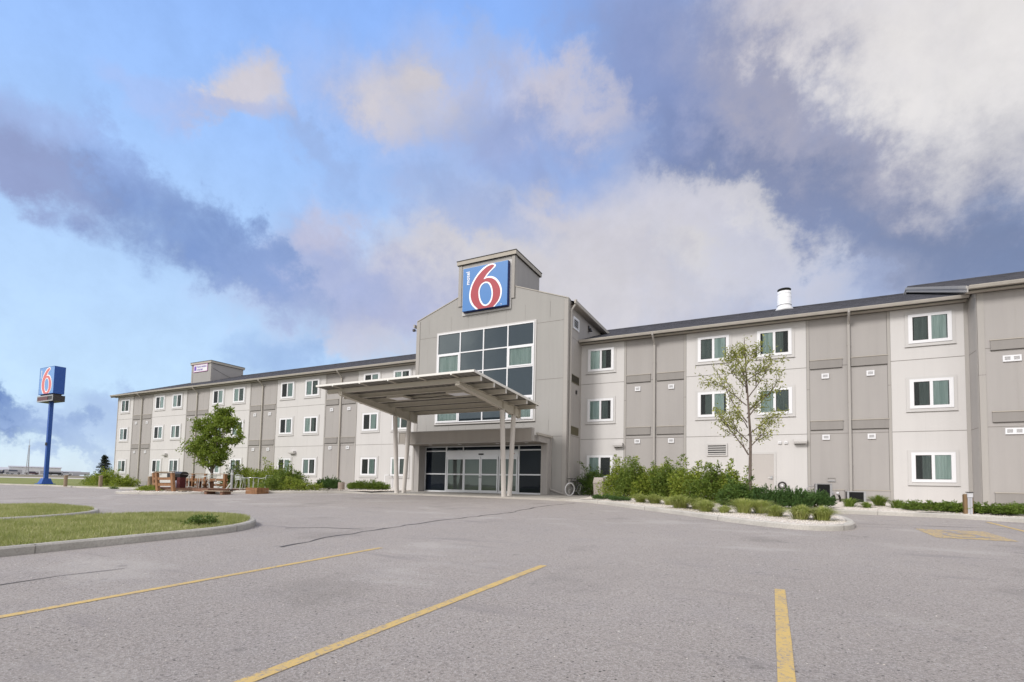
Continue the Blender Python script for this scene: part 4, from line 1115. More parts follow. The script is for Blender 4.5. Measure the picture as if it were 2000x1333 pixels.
# free standing pylon
py = empty('pylon_sign', (-63.45, 23.62, .6), 'tall blue pylon sign with red six and price board left of the motel', 'sign')
mb = MB()
mb.box(-63.60, -63.30, 23.47, 23.77, .6, 9.3, BLUEP); mb.hexa([(-63.95, 23.1, .6), (-62.95, 23.1, .6), (-62.95, 24.1, .6), (-63.95, 24.1, .6), (-63.72, 23.35, 1.25), (-63.18, 23.35, 1.25), (-63.18, 23.9, 1.25), (-63.72, 23.9, 1.25)], BLUEP)
mb.box(-64.05, -62.85, 23.0, 24.2, .55, .72, BLUEP); mb.build('pole', py)
mb = MB(); mb.box(-63.5, -63.2, 23.38, 23.42, 4.45, 4.75, BLACK); mb.build('electric_box', py)
mb = MB(); mb.box(-65.1, -62.05, 23.2, 24.05, 9.52, 12.2, BLUEP); mb.box(-65.06, -62.09, 23.17, 23.2, 9.56, 12.16, BLUEF); mb.frame(-65.1, -62.05, 9.52, 12.2, .035, 23.165, 23.2, BLUEP)
cabp = mb.build('sign_cabinet', py)
six_panel(py, (-65.06, 23.168, 9.56), 2.97, 2.6, (0, -1, 0), (1, 0, 0), REDF, WHITES)
mb = MB(); mb.box(-65.2, -61.95, 23.15, 24.1, 8.78, 9.36, DGREY); mb.frame(-65.2, -61.95, 8.78, 9.36, .1, 23.12, 23.15, GREYMET)
mb.box(-65.0, -63.0, 23.125, 23.14, 8.86, 9.28, mat('dark_red_display', (.09, .012, .012), .4)); mb.box(-65.0, -62.2, 23.3, 23.9, 9.36, 9.52, DGREY)
mb.build('price_board', py)

# ------------------------------------------------------------------ porte-cochere canopy
cp = empty('entrance_canopy', (-14.65, 21.6, .92), 'pale steel entrance canopy tilted upwards on two pairs of splayed columns', 'canopy')
def cz(y): return 5.94-.062*(y-16.8)
CX0, CX1 = -18.95, -10.35
mb = MB()
y0c, y1c = 16.8, 23.1
n = 28; w_ = (CX1-CX0)/n
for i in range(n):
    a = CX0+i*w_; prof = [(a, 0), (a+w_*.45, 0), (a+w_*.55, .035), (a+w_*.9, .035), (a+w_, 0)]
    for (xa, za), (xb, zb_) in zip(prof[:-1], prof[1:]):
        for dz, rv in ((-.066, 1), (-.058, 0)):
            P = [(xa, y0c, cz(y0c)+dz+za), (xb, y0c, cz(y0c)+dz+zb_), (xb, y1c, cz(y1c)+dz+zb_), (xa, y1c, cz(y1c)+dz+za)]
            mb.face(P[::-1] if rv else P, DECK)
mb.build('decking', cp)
WEDGE = mat('canopy_edge_paint', (.72, .70, .66), .5)
mb = MB()
for x in (CX0, CX1): mb.bar((x, y0c, cz(y0c)-.03), (x, y1c, cz(y1c)-.03), .04, .10, WEDGE)
mb.bar((CX0-.05, y0c, cz(y0c)-.03), (CX1+.02, y0c, cz(y0c)-.03), .05, .085, WEDGE, up=(0, 0, 1)); mb.bar((CX0, y1c, cz(y1c)-.04), (CX1, y1c, cz(y1c)-.04), .04, .08, DARKJ)
for x in (-17.92, -16.28, -14.66, -13.04, -11.41):
    mb.box(x-.03, x+.03, y0c-.04, y0c, cz(y0c)-.12, cz(y0c)-.06, WEDGE)
mb.build('edge_trim', cp)
for x in (-17.92, -16.28, -14.66, -13.04, -11.41): mb = MB(); mb.bar((x, y0c, cz(y0c)-.085), (x, 17.4, cz(17.4)-.085), .05, .05, STEEL); mb.build('outrigger', cp)
def ibeam_x(y, z, x0, x1, h, w, t=.014):
    mb = MB(); mb.box(x0, x1, y-w/2, y+w/2, z-t, z, STEEL); mb.box(x0, x1, y-w/2, y+w/2, z-h, z-h+t, STEEL); mb.box(x0, x1, y-t/2, y+t/2, z-h+t, z-t, STEEL)
    for x in (x0, x1-.015): mb.box(x, x+.015, y-w/2, y+w/2, z-h+t, z-t, WEDGE)
    return mb.build('purlin', cp)
for y in (17.42, 18.5, 19.58, 20.66, 21.74, 22.82): ibeam_x(y, cz(y)-.072, -18.9, -10.38, .2, .11)
for x in (-17.9, -11.4):
    mb = MB(); w = .22; t = .02; ya, yb = 17.22, 23.0
    zt = lambda y: 5.655-.05*(y-17.25); zb = lambda y: 5.49-.110*(y-17.25)
    N_ = 1
    def pl(z0f, z1f, w_):
        mb.hexa([(x-w_/2, ya, z0f(ya)), (x+w_/2, ya, z0f(ya)), (x+w_/2, yb, z0f(yb)), (x-w_/2, yb, z0f(yb)), (x-w_/2, ya, z1f(ya)), (x+w_/2, ya, z1f(ya)), (x+w_/2, yb, z1f(yb)), (x-w_/2, yb, z1f(yb))], STEEL)
    pl(lambda y: zt(y)-t, zt, w); pl(lambda y: zb(y), lambda y: zb(y)+t, w); pl(lambda y: zb(y)+t, lambda y: zt(y)-t, .015)
    for y in (17.25, 21.15, 22.35, 22.95): mb.box(x-w/2+.01, x+w/2-.01, y-.008, y+.008, zb(y)+t, zt(y)-t, STEEL)
    mb.build('main_beam', cp)
    mb = MB()
    for y in (20.9, 21.4, 22.1, 22.6):
        for s_ in (-.07, .07): mb.lathe((x+s_, y, zb(y)-.03), [(0, 0), (.02, 0), (.02, .03), (0, .03)], DGREY, 6)
    for y in ar(17.6, 22.9, .36):
        for s_ in (-.07, .07): mb.lathe((x+s_, y, zt(y)), [(0, 0), (.013, 0), (.013, .012), (0, .012)], DGREY, 6)
    mb.build('bolts', cp)
    for (yb_, yt_) in ((21.5, 21.15), (22.08, 22.35)):
        mb = MB(); mb.tube([(x, yb_, .9), (x, yb_+(yt_-yb_)*.5, 2.9), (x, yt_, zb(yt_)-.01)], .12, POSTM, 20); mb.tube([(x, yb_, .9), (x, yb_, .925)], .17, POSTM, 16)
        mb.build('column', cp, smooth=False)
for x, y in ((-15.9, 19.1), (-12.5, 19.1)):
    mb = MB(); z = cz(19.1)-.2; mb.box(x-.5, x+.5, y-.38, y+.38, z-.09, z, STEEL); mb.box(x-.42, x+.42, y-.3, y+.3, z-.096, z-.09, WHITES); mb.build('light_fixture', cp)
mb = MB(); mb.tube([(-15.9+i*.34, 19.3, cz(19.3)-.23-.05*math.sin(PI*((i*3) % 10)/10)) for i in range(11)], .015, BLACK, 6); mb.build('cable', cp)

# ------------------------------------------------------------------ plants
def stems_mesh(name, curves, m_, parent, n=5):
    mb = MB()
    for pts, r0, r1 in curves:
        k = len(pts); mb.tube(pts, [r0+(r1-r0)*i/(k-1) for i in range(k)], m_, n, caps=False)
    return mb.build(name, parent, smooth=True)
def arc(p0, p1, sag, n=6, jit=.0):
    p0 = np.array(p0, float); p1 = np.array(p1, float); out = []
    for i in range(n):
        t = i/(n-1); p = p0+(p1-p0)*t; p[2] += sag*math.sin(PI*t); p += rng.normal(0, jit, 3)*(0 < i < n-1); out.append(p)
    return out
def shrub(name, label, cat, x, y, z, rx, ry, h, nleaf, L, m_, group=None, shoots=22, tall=1.0, up=.5, loc_curves=None, parts=('foliage', 'stem')):
    """stems rise and arch outwards from the crown's foot; leaves along them and in clumps"""
    root = empty(name, (x, y, z), label, cat, group)
    P = []; D = []; LL = []; curves = []
    for i in range(shoots):
        a = rng.uniform(0, 2*PI); q = math.sqrt(rng.uniform(0, 1))
        hh = h*(1-.42*q*q)*rng.uniform(.62, 1.0) if rng.uniform() > .2 else h*rng.uniform(.95, 1.0+.24*tall)
        tipp = (x+rx*q*math.cos(a), y+ry*q*math.sin(a), z+hh)
        cv = arc((x+rx*.25*q*math.cos(a), y+ry*.25*q*math.sin(a), z-.05), tipp, h*.10*q, 7, .02)
        curves.append((cv, .012, .003))
        n = int(nleaf*.45/shoots); t = rng.uniform(.22, 1, n)**.8
        c = np.array(cv); idx = t*(len(cv)-1); i0 = np.minimum(idx.astype(int), len(cv)-2); f = (idx-i0)[:, None]
        p = c[i0]*(1-f)+c[i0+1]*f; spread = (.24*(1-t)+.05)[:, None]*h*.45
        off_ = rng.normal(0, 1, (n, 3))*spread*np.array([1, 1, .6]); P.append(p+off_)
        d = rng.normal(0, 1, (n, 3)); d[:, 2] = np.abs(d[:, 2])*up; d += off_*3; D.append(d); LL.append(L*rng.uniform(.6, 1.2, n))
    n = int(nleaf*.55); u = rng.normal(size=(n, 3)); u /= np.linalg.norm(u, axis=1)[:, None]; u[:, 2] = np.abs(u[:, 2])
    rr = rng.uniform(.35, 1, n)[:, None]**.5
    lump = 1+.16*np.sin(u[:, :1]*5+x*3)+.14*np.sin(u[:, 1:2]*6+y*2)+.12*np.sin(u[:, 2:]*7+x)
    p = u*rr*lump*np.array([rx, ry, h*.84])+np.array([x, y, z+.02]); P.append(p); d = u+rng.normal(0, .7, (n, 3)); d[:, 2] += .15; D.append(d); LL.append(L*rng.uniform(.6, 1.15, n))
    P = np.concatenate(P); D = np.concatenate(D); LL = np.concatenate(LL)
    P[:, 2] = np.maximum(P[:, 2], z+.02)
    v, q = leaves(P, D, LL, LL*.5); np_mesh(parts[0], v, q, 3, m_, root)
    stems_mesh(parts[1], curves, STEMM, root)
    return root
HG = 'leafy shrubs along the right wing'
for nm, lab, x, y, rx, ry, h, n, mm in (
    ('shrub', 'deep green shrub in the corner behind the parked bicycle and the waste bin', -8.45, 26.1, .85, .55, 1.45, 5200, LEAF_DEEP),
    ('shrub', 'shrub just right of the waste bin, tall enough to hide half a window', -6.2, 23.4, .9, .8, 1.65, 6500, LEAF_HEDGE),
    ('shrub', 'tall shrub with feathery shoots standing over the two dark low junipers', -5.4, 22.4, .95, .85, 1.62, 7500, LEAF_MID),
    ('shrub', 'bright green shrub beneath the left taupe wall panel', -4.55, 22.2, .9, .8, 1.45, 6500, LEAF_HEDGE),
    ('shrub', 'shrub with one long arching shoot beneath the right wing downspout', -3.8, 21.8, .9, .8, 1.55, 6500, LEAF_MID),
    ('shrub', 'shrub whose tips reach in front of the pale wall edge, left of the slatted louvre', -2.85, 21.2, .9, .8, 1.45, 6500, LEAF_HEDGE),
    ('shrub', 'broad shrub directly below the slatted wall louvre', -1.95, 20.4, .9, .8, 1.28, 6500, LEAF_MID),
    ('shrub', 'light green shrub touching the young tree trunk from the left', -1.25, 20.1, .65, .65, 1.35, 4600, LEAF_HEDGE),
    ('shrub', 'dark low shrub at the foot of the young tree', -1.0, 18.9, .75, .6, .95, 4500, LEAF_DEEP)):
    shrub(nm, lab, 'shrub', x, y, ZR(x, y)-.02, rx, ry, h, n, .10, mm, HG)
LG = 'shrubs behind the patio'
for lab, x, y, rx, ry, h, n, mm, L in (
    ('yellowish shrub behind the grey upright post on the patio', -29.9, 21.2, 1.0, .8, 1.5, 3800, LEAF_HEDGE, .12),
    ('shrub behind the patio chairs, between the dense tree and the grey post', -31.3, 21.4, .9, .8, 1.25, 3000, LEAF_DEEP, .12),
    ('shrub with tall thin shoots before the second downspout from the entrance', -27.5, 21.0, 1.1, .9, 1.6, 4200, LEAF_HEDGE, .12),
    ('shrub covering the lower part of a ground floor window beside the patio', -25.4, 20.7, 1.1, .9, 1.55, 4400, LEAF_MID, .12),
    ('low tangled green shrub behind the timber planter box', -25.0, 19.3, 1.0, .7, .85, 3200, LEAF_MID, .09),
    ('low tangled shrub sloping down towards the white wall right of the patio', -23.9, 19.9, .95, .7, .72, 2800, LEAF_HEDGE, .09),
    ('smallest green clump of the patio bed, beside the dark upright pine', -23.3, 20.7, .7, .6, .42, 1600, LEAF_HEDGE, .08)):
    shrub('shrub', lab, 'shrub', x, y, ZL(x, y)-.02, rx, ry, h, n, L, mm, LG)
EG = 'shrubs at the far end of the left wing'
for lab, x, y, rx, ry, h, n in (
    ('leftmost rounded shrub past the far end of the motel', -61.2, 27.0, 1.7, 1.3, 1.15, 3200),
    ('largest rounded shrub before the far corner of the motel', -56.3, 25.6, 1.9, 1.4, 1.45, 4600),
    ('lower rounded shrub under the far end ground floor window', -52.4, 25.2, 1.3, 1.1, .95, 2600)):
    shrub('shrub', lab, 'shrub', x, y, G(x, y)+.1, rx, ry, h, n, .14, LEAF_HEDGE, EG)
shrub('wild_plant', 'low green clump on the kerb in front of the timber railing', 'plant', -30.6, 15.9, ZL(-30.6, 15.9)-.02, .8, .45, .26, 1500, .09, LEAF_HEDGE, None, 16)
shrub('weed', 'dark green weed growing at the kerb of the nearer grass island', 'weed', -10.6, 6.55, G(-10.6, 6.55)+.15, .34, .30, .17, 900, .055, LEAF_DEEP, None, 14)
shrub('weed', 'tiny weed at the kerb far left of the patio', 'weed', -41.3, 19.2, G(-41.3, 19.2)+.0, .4, .25, .14, 300, .08, LEAF_DEEP, None, 8)
# ornamental grasses: one built, the rest copied
def tuft(name, label, x, y, z, h, w, n, m_, cat='ornamental grass', group=None, wide=.016, droop=.55):
    root = empty(name, (x, y, z), label, cat, group); V = []; F = []; k = 6
    ph = rng.uniform(0, 6); lean = rng.normal(0, .06, 2)
    for i in range(n):
        a = rng.uniform(0, 2*PI); q = rng.uniform(0, 1)**.7; r0 = rng.uniform(0, .42)*w*q
        lob = 1+.28*math.sin(3*a+ph)+.15*math.sin(5*a+ph*2)
        L = h*rng.uniform(.62, 1.08)*(.74+.48*q); out = w*q*rng.uniform(.6, 1.15)*lob; ww = wide*rng.uniform(.6, 1.2)
        a2 = a+rng.normal(0, .35); px, py = math.cos(a2), math.sin(a2); sx_, sy_ = math.cos(a)*r0, math.sin(a)*r0; b = len(V)
        for j in range(k):
            t = j/(k-1); r = out*t**1.15; zz = L*(1.25*t-(.25+.75*droop*q*1.3)*t*t)
            wd = ww*(1-t)**.6+.001; ox = sx_+px*r+lean[0]*t; oy = sy_+py*r+lean[1]*t
            V.append((x+ox-py*wd/2, y+oy+px*wd/2, z+max(zz, .0))); V.append((x+ox+py*wd/2, y+oy-px*wd/2, z+max(zz, .0)))
        for j in range(k-1): F += [b+2*j, b+2*j+1, b+2*j+3, b+2*j+2]
    np_mesh('blades', V, F, 4, m_, root); return root
OG = 'pale ornamental grasses along the kerb'
TK = dict(group=OG, wide=.013)
T_ = [tuft('ornamental_grass', 'leftmost pale grass tuft, under the shrub beside the dark junipers', -4.35, 19.15, ZR(-4.35, 19.15), .46, .46, 1000, BLADE, droop=.75, **TK),
      tuft('ornamental_grass', 'broad pale grass tuft in front of the middle of the shrub row', -2.62, 17.1, ZR(-2.62, 17.1), .58, .60, 1500, BLADE, droop=.7, **TK),
      tuft('ornamental_grass', 'wispy yellowish grass tuft in front of the young tree', -.72, 16.15, ZR(-.72, 16.15), .56, .50, 900, BLADE, droop=.5, **TK),
      tuft('ornamental_grass', 'large light grass tuft, left of the pair at the bed tip', .66, 15.0, ZR(.66, 15.0), .52, .46, 1300, BLADE, droop=.72, **TK)]
gl = [(-3.75, 18.75, 1.05, 0, 'second pale grass tuft from the left, half merged with its left neighbour'),
      (-2.05, 17.0, .85, 1, 'pale grass tuft overlapping the broad one from behind on its right'),
      (-1.75, 16.25, .95, 3, 'pale grass tuft with dry tips standing before dark foliage'),
      (-1.22, 15.85, .68, 0, 'smallest round grass tuft standing alone on the pale stones'),
      (-.28, 16.4, .92, 2, 'grass tuft overlapping the right side of the wispy yellowish one'),
      (.08, 15.75, .74, 1, 'low yellow green grass tuft between the two dark pines'),
      (1.12, 14.95, .98, 3, 'large light grass tuft, right of the pair at the bed tip'),
      (-3.2, 18.4, .7, 2, 'thin grass tuft in the gap left of the broad pale tuft')]
for i, (x, y, s, k, lab) in enumerate(gl): copy_thing(T_[k], (x, y, ZR(x, y)), i*1.3+.5, lab, s)
tuft('daylily', 'green daylily clump beside the low condenser unit', 2.32, 20.3, ZR(2.3, 20.3), .42, .42, 260, HOSTA, 'plant', 'daylilies before the right wing', .028)
tuft('daylily', 'small daylily clump in front of the low condenser unit', 2.78, 20.0, ZR(2.78, 20), .28, .3, 160, HOSTA, 'plant', 'daylilies before the right wing', .025)
tuft('daylily', 'taller daylily clump with yellow flowers under the taupe wall', 3.25, 21.0, ZR(3.25, 21), .50, .48, 300, HOSTA, 'plant', 'daylilies before the right wing', .026)
tuft('daylily', 'daylily clump at the pale wall, left of the juniper border', 3.62, 20.4, ZR(3.6, 20.4), .38, .4, 240, HOSTA, 'plant', 'daylilies before the right wing', .024)
# conifers that lie low: sprays of short needles
def needles(name, label, cat, x, y, z, rx, ry, h, nspray, m_, Ls=.26, group=None, upright=.35, nn=16, nl=.05):
    root = empty(name, (x, y, z), label, cat, group); P = []; D = []
    for i in range(nspray):
        a = rng.uniform(0, 2*PI); q = math.sqrt(rng.uniform(0, 1)); top = h*(1-.55*q*q)*rng.uniform(.55, 1.0)
        b = np.array([x+rx*q*math.cos(a)*.85, y+ry*q*math.sin(a)*.85, z+top*rng.uniform(.03, .85)])
        d = np.array([math.cos(a), math.sin(a), upright*rng.uniform(.3, 2.2)]); d /= np.linalg.norm(d)
        t = rng.uniform(.1, 1, nn)[:, None]; p = b+d*t*Ls
        P.append(p); D.append(d*1.2+rng.normal(0, .55, (nn, 3)))
    P = np.concatenate(P); D = np.concatenate(D); P[:, 2] = np.maximum(P[:, 2], z+.01)
    v, q = leaves(P, D, nl*rng.uniform(.7, 1.3, len(P)), nl*.32); np_mesh('foliage', v, q, 3, m_, root); 
    stems_mesh('stem', [(arc((x, y, z-.02), (x+rx*.7*math.cos(a), y+ry*.7*math.sin(a), z+h*.5), h*.15, 5), .015, .005) for a in [k*PI/4 for k in range(8)]], STEMM, root)
    return root
needles('mugo_pine', 'dark mugo pine just right of the young tree trunk', 'shrub', -.08, 18.7, ZR(-.08, 18.7), .7, .6, .80, 760, NEEDLE, .17, 'dark mugo pines', 2.2, 20, .055)
needles('mugo_pine', 'dark mugo pine below the round hose reel', 'shrub', .62, 18.7, ZR(.62, 18.7), .62, .55, .82, 720, NEEDLE, .17, 'dark mugo pines', 2.2, 20, .055)
needles('mugo_pine', 'mugo pine in front of the tall condenser unit', 'shrub', 1.28, 19.4, ZR(1.28, 19.4), .55, .5, .60, 560, NEEDLE, .17, 'dark mugo pines', 2.0, 20, .055)
needles('mugo_pine', 'dark upright pine left of the aggregate stub by the canopy', 'shrub', -23.0, 21.6, ZL(-23, 21.6), .85, .6, .74, 520, NEEDLE, .26, 'dark mugo pines', 2.6, 20, .08)
needles('juniper', 'wide mounded juniper under the window left of the canopy', 'shrub', -22.5, 24.3, ZL(-22.5, 24.3), 1.5, .9, .75, 1100, JUNI, .28, 'junipers', .25, 18, .075)
needles('juniper', 'small dark juniper at the foot of the waste bin', 'shrub', -6.1, 20.25, ZR(-6.1, 20.25), .42, .35, .22, 220, NEEDLE, .16, 'junipers', .3, 16, .05)
needles('juniper', 'smaller dark juniper between its neighbour and the first grass tuft', 'shrub', -5.3, 19.75, ZR(-5.3, 19.75), .36, .3, .17, 180, NEEDLE, .14, 'junipers', .3, 16, .05)
for lab, x, y, rx in (('trimmed juniper border left of the bollard light, under the pale wall', 4.35, 19.65, .72), ('trimmed juniper border just left of the bollard light', 4.95, 19.5, .45), ('trimmed juniper border just right of the bollard light', 5.55, 19.45, .55), ('trimmed juniper border running out at the right picture edge', 6.5, 19.3, .9)):
    needles('juniper', lab, 'shrub', x, y, ZR(x, y), rx, .62, .36, int(700*rx), JUNI, .24, 'junipers', .18, 18, .06)
# trees
def tree_limb(p0, d, L, r, depth, out, tips, spread, upb, split=3):
    p = np.array(p0, float); d = np.array(d, float); d /= np.linalg.norm(d); pts = [p.copy()]; n = 5
    for i in range(n):
        d = d+rng.normal(0, .10, 3)+np.array([0, 0, upb]); d /= np.linalg.norm(d); p = p+d*L/n; pts.append(p.copy())
    out.append((pts, r, r*.45))
    if depth == 0: tips.append((pts, L)); return
    for k in range(split):
        t = rng.uniform(.35, 1.0) if k < split-1 else 1.0
        j = min(int(t*n), n); base = pts[j]; a = rng.normal(0, 1, 3); a -= d*a.dot(d); a /= np.linalg.norm(a)
        tree_limb(base, d+a*spread*rng.uniform(.7, 1.3), L*rng.uniform(.5, .72), r*.5*(1-.3*t)+.002, depth-1, out, tips, spread, upb, split)
def tree_build(name, label, x, y, z, trunk, limbs, tips, per, L, m_, sp, extra=None, drop=0.2, wfac=.42):
    root = empty(name, (x, y, z), label, 'tree')
    stems_mesh('trunk', [trunk], BARK, root, 10)
    stems_mesh('limb', limbs, BARK, root, 5)
    P = []; D = []
    for pts, l_ in tips:
        c = np.array(pts); n = per; t = rng.uniform(.15, 1.0, n)*(len(c)-1); i0 = np.minimum(t.astype(int), len(c)-2); f = (t-i0)[:, None]
        p = c[i0]*(1-f)+c[i0+1]*f+rng.normal(0, sp, (n, 3)); P.append(p); d = rng.normal(0, 1, (n, 3)); d[:, 2] -= drop; D.append(d)
    if extra is not None:
        for (cx, cy, cz_, rx, ry, rz, n) in extra:
            u = rng.normal(size=(n, 3)); u /= np.linalg.norm(u, axis=1)[:, None]; u *= rng.uniform(.2, 1, n)[:, None]**.4
            lump = 1+.22*np.sin(u[:, :1]*6+cx)+.2*np.sin(u[:, 1:2]*7)+.18*np.sin(u[:, 2:]*6+cz_)
            # leave sky holes: drop leaves by a smooth random field
            p = u*lump*np.array([rx, ry, rz])+np.array([cx, cy, cz_]); fld = np.sin(p[:, 0]*5.1+cz_)*np.sin(p[:, 1]*4.7)*np.sin(p[:, 2]*6.3+cx); k = fld > -.06
            P.append(p[k]); d = rng.normal(0, 1, (k.sum(), 3)); d[:, 2] -= drop; D.append(d)
    P = np.concatenate(P); D = np.concatenate(D); LL = L*rng.uniform(.6, 1.25, len(P))
    v, q = leaves(P, D, LL, LL*wfac); np_mesh('crown', v, q, 3, m_, root); return root
# young sparse tree in the peninsula bed
x, y = -.66, 19.6; z = ZR(x, y)
tk = [(x, y, z-.1), (x-.0, y, z+1.2), (x+.02, y+.02, z+2.3), (x-.04, y, z+3.4), (x-.10, y+.02, z+4.4), (x-.14, y, z+5.2), (x-.17, y, z+5.95)]
limbs = []; tips = []
def tree_dir(a, e): return (math.sin(R(a))*math.cos(R(e)), math.cos(R(a))*math.cos(R(e)), math.sin(R(e)))
for hz, a, e, L_, r in ((1.75, 265, 58, 1.5, .028), (1.95, 95, 45, 1.05, .022), (2.25, 280, 40, 1.3, .024), (2.45, 70, 40, 1.2, .022), (2.7, 200, 40, 1.1, .02), (2.9, 300, 55, 1.9, .026), (3.05, 85, 52, 1.9, .026), (3.2, 20, 45, 1.1, .02), (3.5, 250, 48, 1.4, .022), (3.7, 100, 55, 1.45, .022), (3.95, 180, 50, 1.0, .018), (4.15, 285, 55, 1.1, .018), (4.35, 75, 50, 1.1, .018), (4.7, 240, 55, .8, .014), (4.9, 90, 58, .7, .014), (5.2, 0, 60, .6, .012)):
    t = hz/5.95; base = np.array([x-.17*t, y, z+hz]); tree_limb(base, tree_dir(a, e), L_*.88, r, 1, limbs, tips, .55, .02, 5)
tips.append(([np.array(q, float) for q in tk[-2:]], .8))
tree_build('young_tree', 'slender young tree with sparse yellow green leaves in the bed before the right wing', x, y, z, (tk, .062, .010), limbs, tips, 46, .115, LEAF_YOUNG, .09, drop=.25, wfac=.36)
# dense tree by the patio
x, y = -31.4, 19.9; z = ZL(x, y)
tk = [(x, y, z-.1), (x+.02, y, z+.7), (x+.0, y, z+1.3), (x+.05, y, z+2.2), (x+.3, y, z+3.2), (x+.7, y, z+4.2)]
limbs = []; tips = []
for hz, a, e, L_, r in ((.9, 270, 45, 1.5, .05), (1.1, 90, 60, 1.0, .04), (1.4, 200, 40, 1.2, .04), (1.6, 300, 50, 1.4, .04), (1.9, 40, 45, 1.2, .035), (2.2, 260, 50, 1.3, .035), (2.3, 95, 35, 2.0, .035), (2.8, 290, 55, 1.2, .03), (3.1, 80, 55, 1.2, .03)):
    tree_limb((x+.03*hz, y, z+hz), tree_dir(a, e), L_, r, 1, limbs, tips, .5, .03, 2)
def lobe(px, py, rx, ry, n): return (x+(px-418)/28.0, y+rng.uniform(-.3, .3), 1.4+(938.6-py)/31.5, rx/28.0, min(rx/28.0, .9), ry/31.5, n)
ex = [lobe(385, 872, 27, 15, 2300), lobe(402, 858, 26, 13, 2000), lobe(410, 885, 26, 16, 2600), lobe(432, 878, 18, 18, 1700), lobe(425, 902, 20, 13, 1500), lobe(372, 880, 14, 9, 700), lobe(445, 893, 10, 9, 500),
      lobe(398, 826, 22, 12, 1600), lobe(385, 838, 13, 7, 600), lobe(420, 815, 18, 10, 1200), lobe(446, 806, 16, 13, 1500), lobe(455, 826, 22, 12, 1700), lobe(428, 838, 22, 9, 1300), lobe(468, 822, 10, 11, 700), lobe(474, 862, 15, 6, 700), lobe(484, 850, 7, 10, 350), lobe(450, 858, 12, 5, 350), lobe(415, 848, 14, 6, 500)]
tree_build('broadleaf_tree', 'dense green tree rising behind the timber railing of the patio', x, y, z, (tk, .085, .025), limbs, tips, 12, .17, LEAF_DARK, .10, ex)
# small spruce far left
x, y = -75.8, 34.0; z = .6; root = empty('spruce_tree', (x, y, z), 'small dark spruce with tiered branches past the far end of the motel', 'tree')
P = []; D = []
for k in range(22):
    hz = .6+3.0*k/21; rad = 1.25*(1-hz/3.9)**.85*(1.15 if k % 3 else .6)
    for a in rng.uniform(0, 2*PI, 11):
        t = rng.uniform(.05, 1, 26)[:, None]; d = np.array([math.cos(a), math.sin(a), .12]); P.append(np.array([x, y, z+hz])+d*t*rad+rng.normal(0, .035, (26, 3))); D.append(d+rng.normal(0, .5, (26, 3)))
P = np.concatenate(P); D = np.concatenate(D); v, q = leaves(P, D, .14, .05); np_mesh('crown', v, q, 3, SPRUCE, root)
stems_mesh('trunk', [([(x, y, z-.1), (x, y, z+3.85)], .07, .02)], BARK, root)

# ------------------------------------------------------------------ patio: railing, deck, grill, tables, chairs
random.seed(3)
def timber(mb, a, b, w, h, m_=None, up=(0, 0, 1)): mb.bar(a, b, w, h, m_ or CEDAR, up)
rl = empty('timber_railing', (-29.5, 17.5, .8), 'low reddish timber railing with leaning posts round the patio', 'railing')
zA, zB = .72, .80
def lean_post(x, y, z, dx, h=1.0, w=.19):
    mb = MB(); timber(mb, (x, y, z), (x-dx, y+.02, z+h), w, .14, up=(0, 1, 0)); mb.build('post', rl)
lean_post(-29.42, 15.75, .68, .28, 1.05); lean_post(-28.10, 15.8, .68, .24, 1.05); lean_post(-33.1, 17.5, .72, .18, 1.05, .17)
for x in (-34.0, -32.6, -31.3, -29.4): lean_post(x, 19.45, .78, .0, 1.0, .16)
for a, b in (((-29.55, 15.75), (-28.2, 15.8)), ((-33.2, 17.5), (-29.62, 15.78)), ((-33.2, 17.55), (-34.0, 19.45)), ((-34.0, 19.5), (-29.2, 19.5))):
    for z in (1.10, 1.42):
        mb = MB(); timber(mb, (*a, z), (*b, z+.02), .045, .14); mb.build('rail', rl)
    mb = MB(); timber(mb, (*a, 1.77), (*b, 1.79), .17, .045, POSTW); mb.build('cap_rail', rl)
mb = MB(); mb.box(-29.75, -29.42, 19.56, 19.61, 1.2, 1.78, CEDAR); mb.build('end_panel', rl)
dk = empty('timber_deck', (-27, 17, .75), 'low weathered timber platform under the patio furniture', 'deck')
mb = MB(); x0, x1, y0, y1 = -33.2, -26.4, 16.6, 19.6
for k in range(21):
    a = y0+k*.143; mb.box(x0+.8*(1-k/21), x1, a, a+.135, .905, .935, DECKW)
mb.build('decking', dk)
mb = MB(); mb.box(-32.4, x1, y0-.03, y0, .70, .935, DECKW); mb.box(x1, x1+.03, y0, y1, .70, .935, DECKW); mb.build('fascia', dk)
mb = MB(); mb.box(-29.2, -27.6, 15.95, 16.5, .80, .84, POSTW); mb.box(-29.1, -28.9, 16.0, 16.45, .62, .8, POSTW); mb.box(-27.9, -27.7, 16.0, 16.45, .62, .8, POSTW); mb.build('step', dk)
mb = MB(); mb.box(-26.3, -24.6, 16.2, 16.75, .83, .87, POSTW); mb.box(-26.2, -26.0, 16.25, 16.7, .62, .83, DECKW); mb.box(-24.9, -24.7, 16.25, 16.7, .62, .83, DECKW); mb.build('step', dk)
bk = empty('timber_bench', (-31.2, 18.9, .93), 'brown timber bench seat along the back railing', 'bench')
mb = MB(); timber(mb, (-32.6, 18.95, 1.33), (-29.7, 18.95, 1.33), .4, .05, CEDAR); mb.build('seat', bk)
for x in (-32.2, -31.1, -29.95): mb = MB(); mb.box(x-.14, x+.14, 18.85, 19.05, .935, 1.305, DECKW); mb.build('leg', bk)
gr = empty('barbecue_grill', (-29.75, 16.9, .9), 'dark barbecue grill with side shelves and a dark red cabinet behind the railing', 'grill')
x, y, z = -29.6, 16.9, .78
mb = MB(); mb.box(x+.10, x+.40, y-.18, y+.15, z+.12, z+.80, DRED); mb.build('cabinet', gr, bevel=.01)
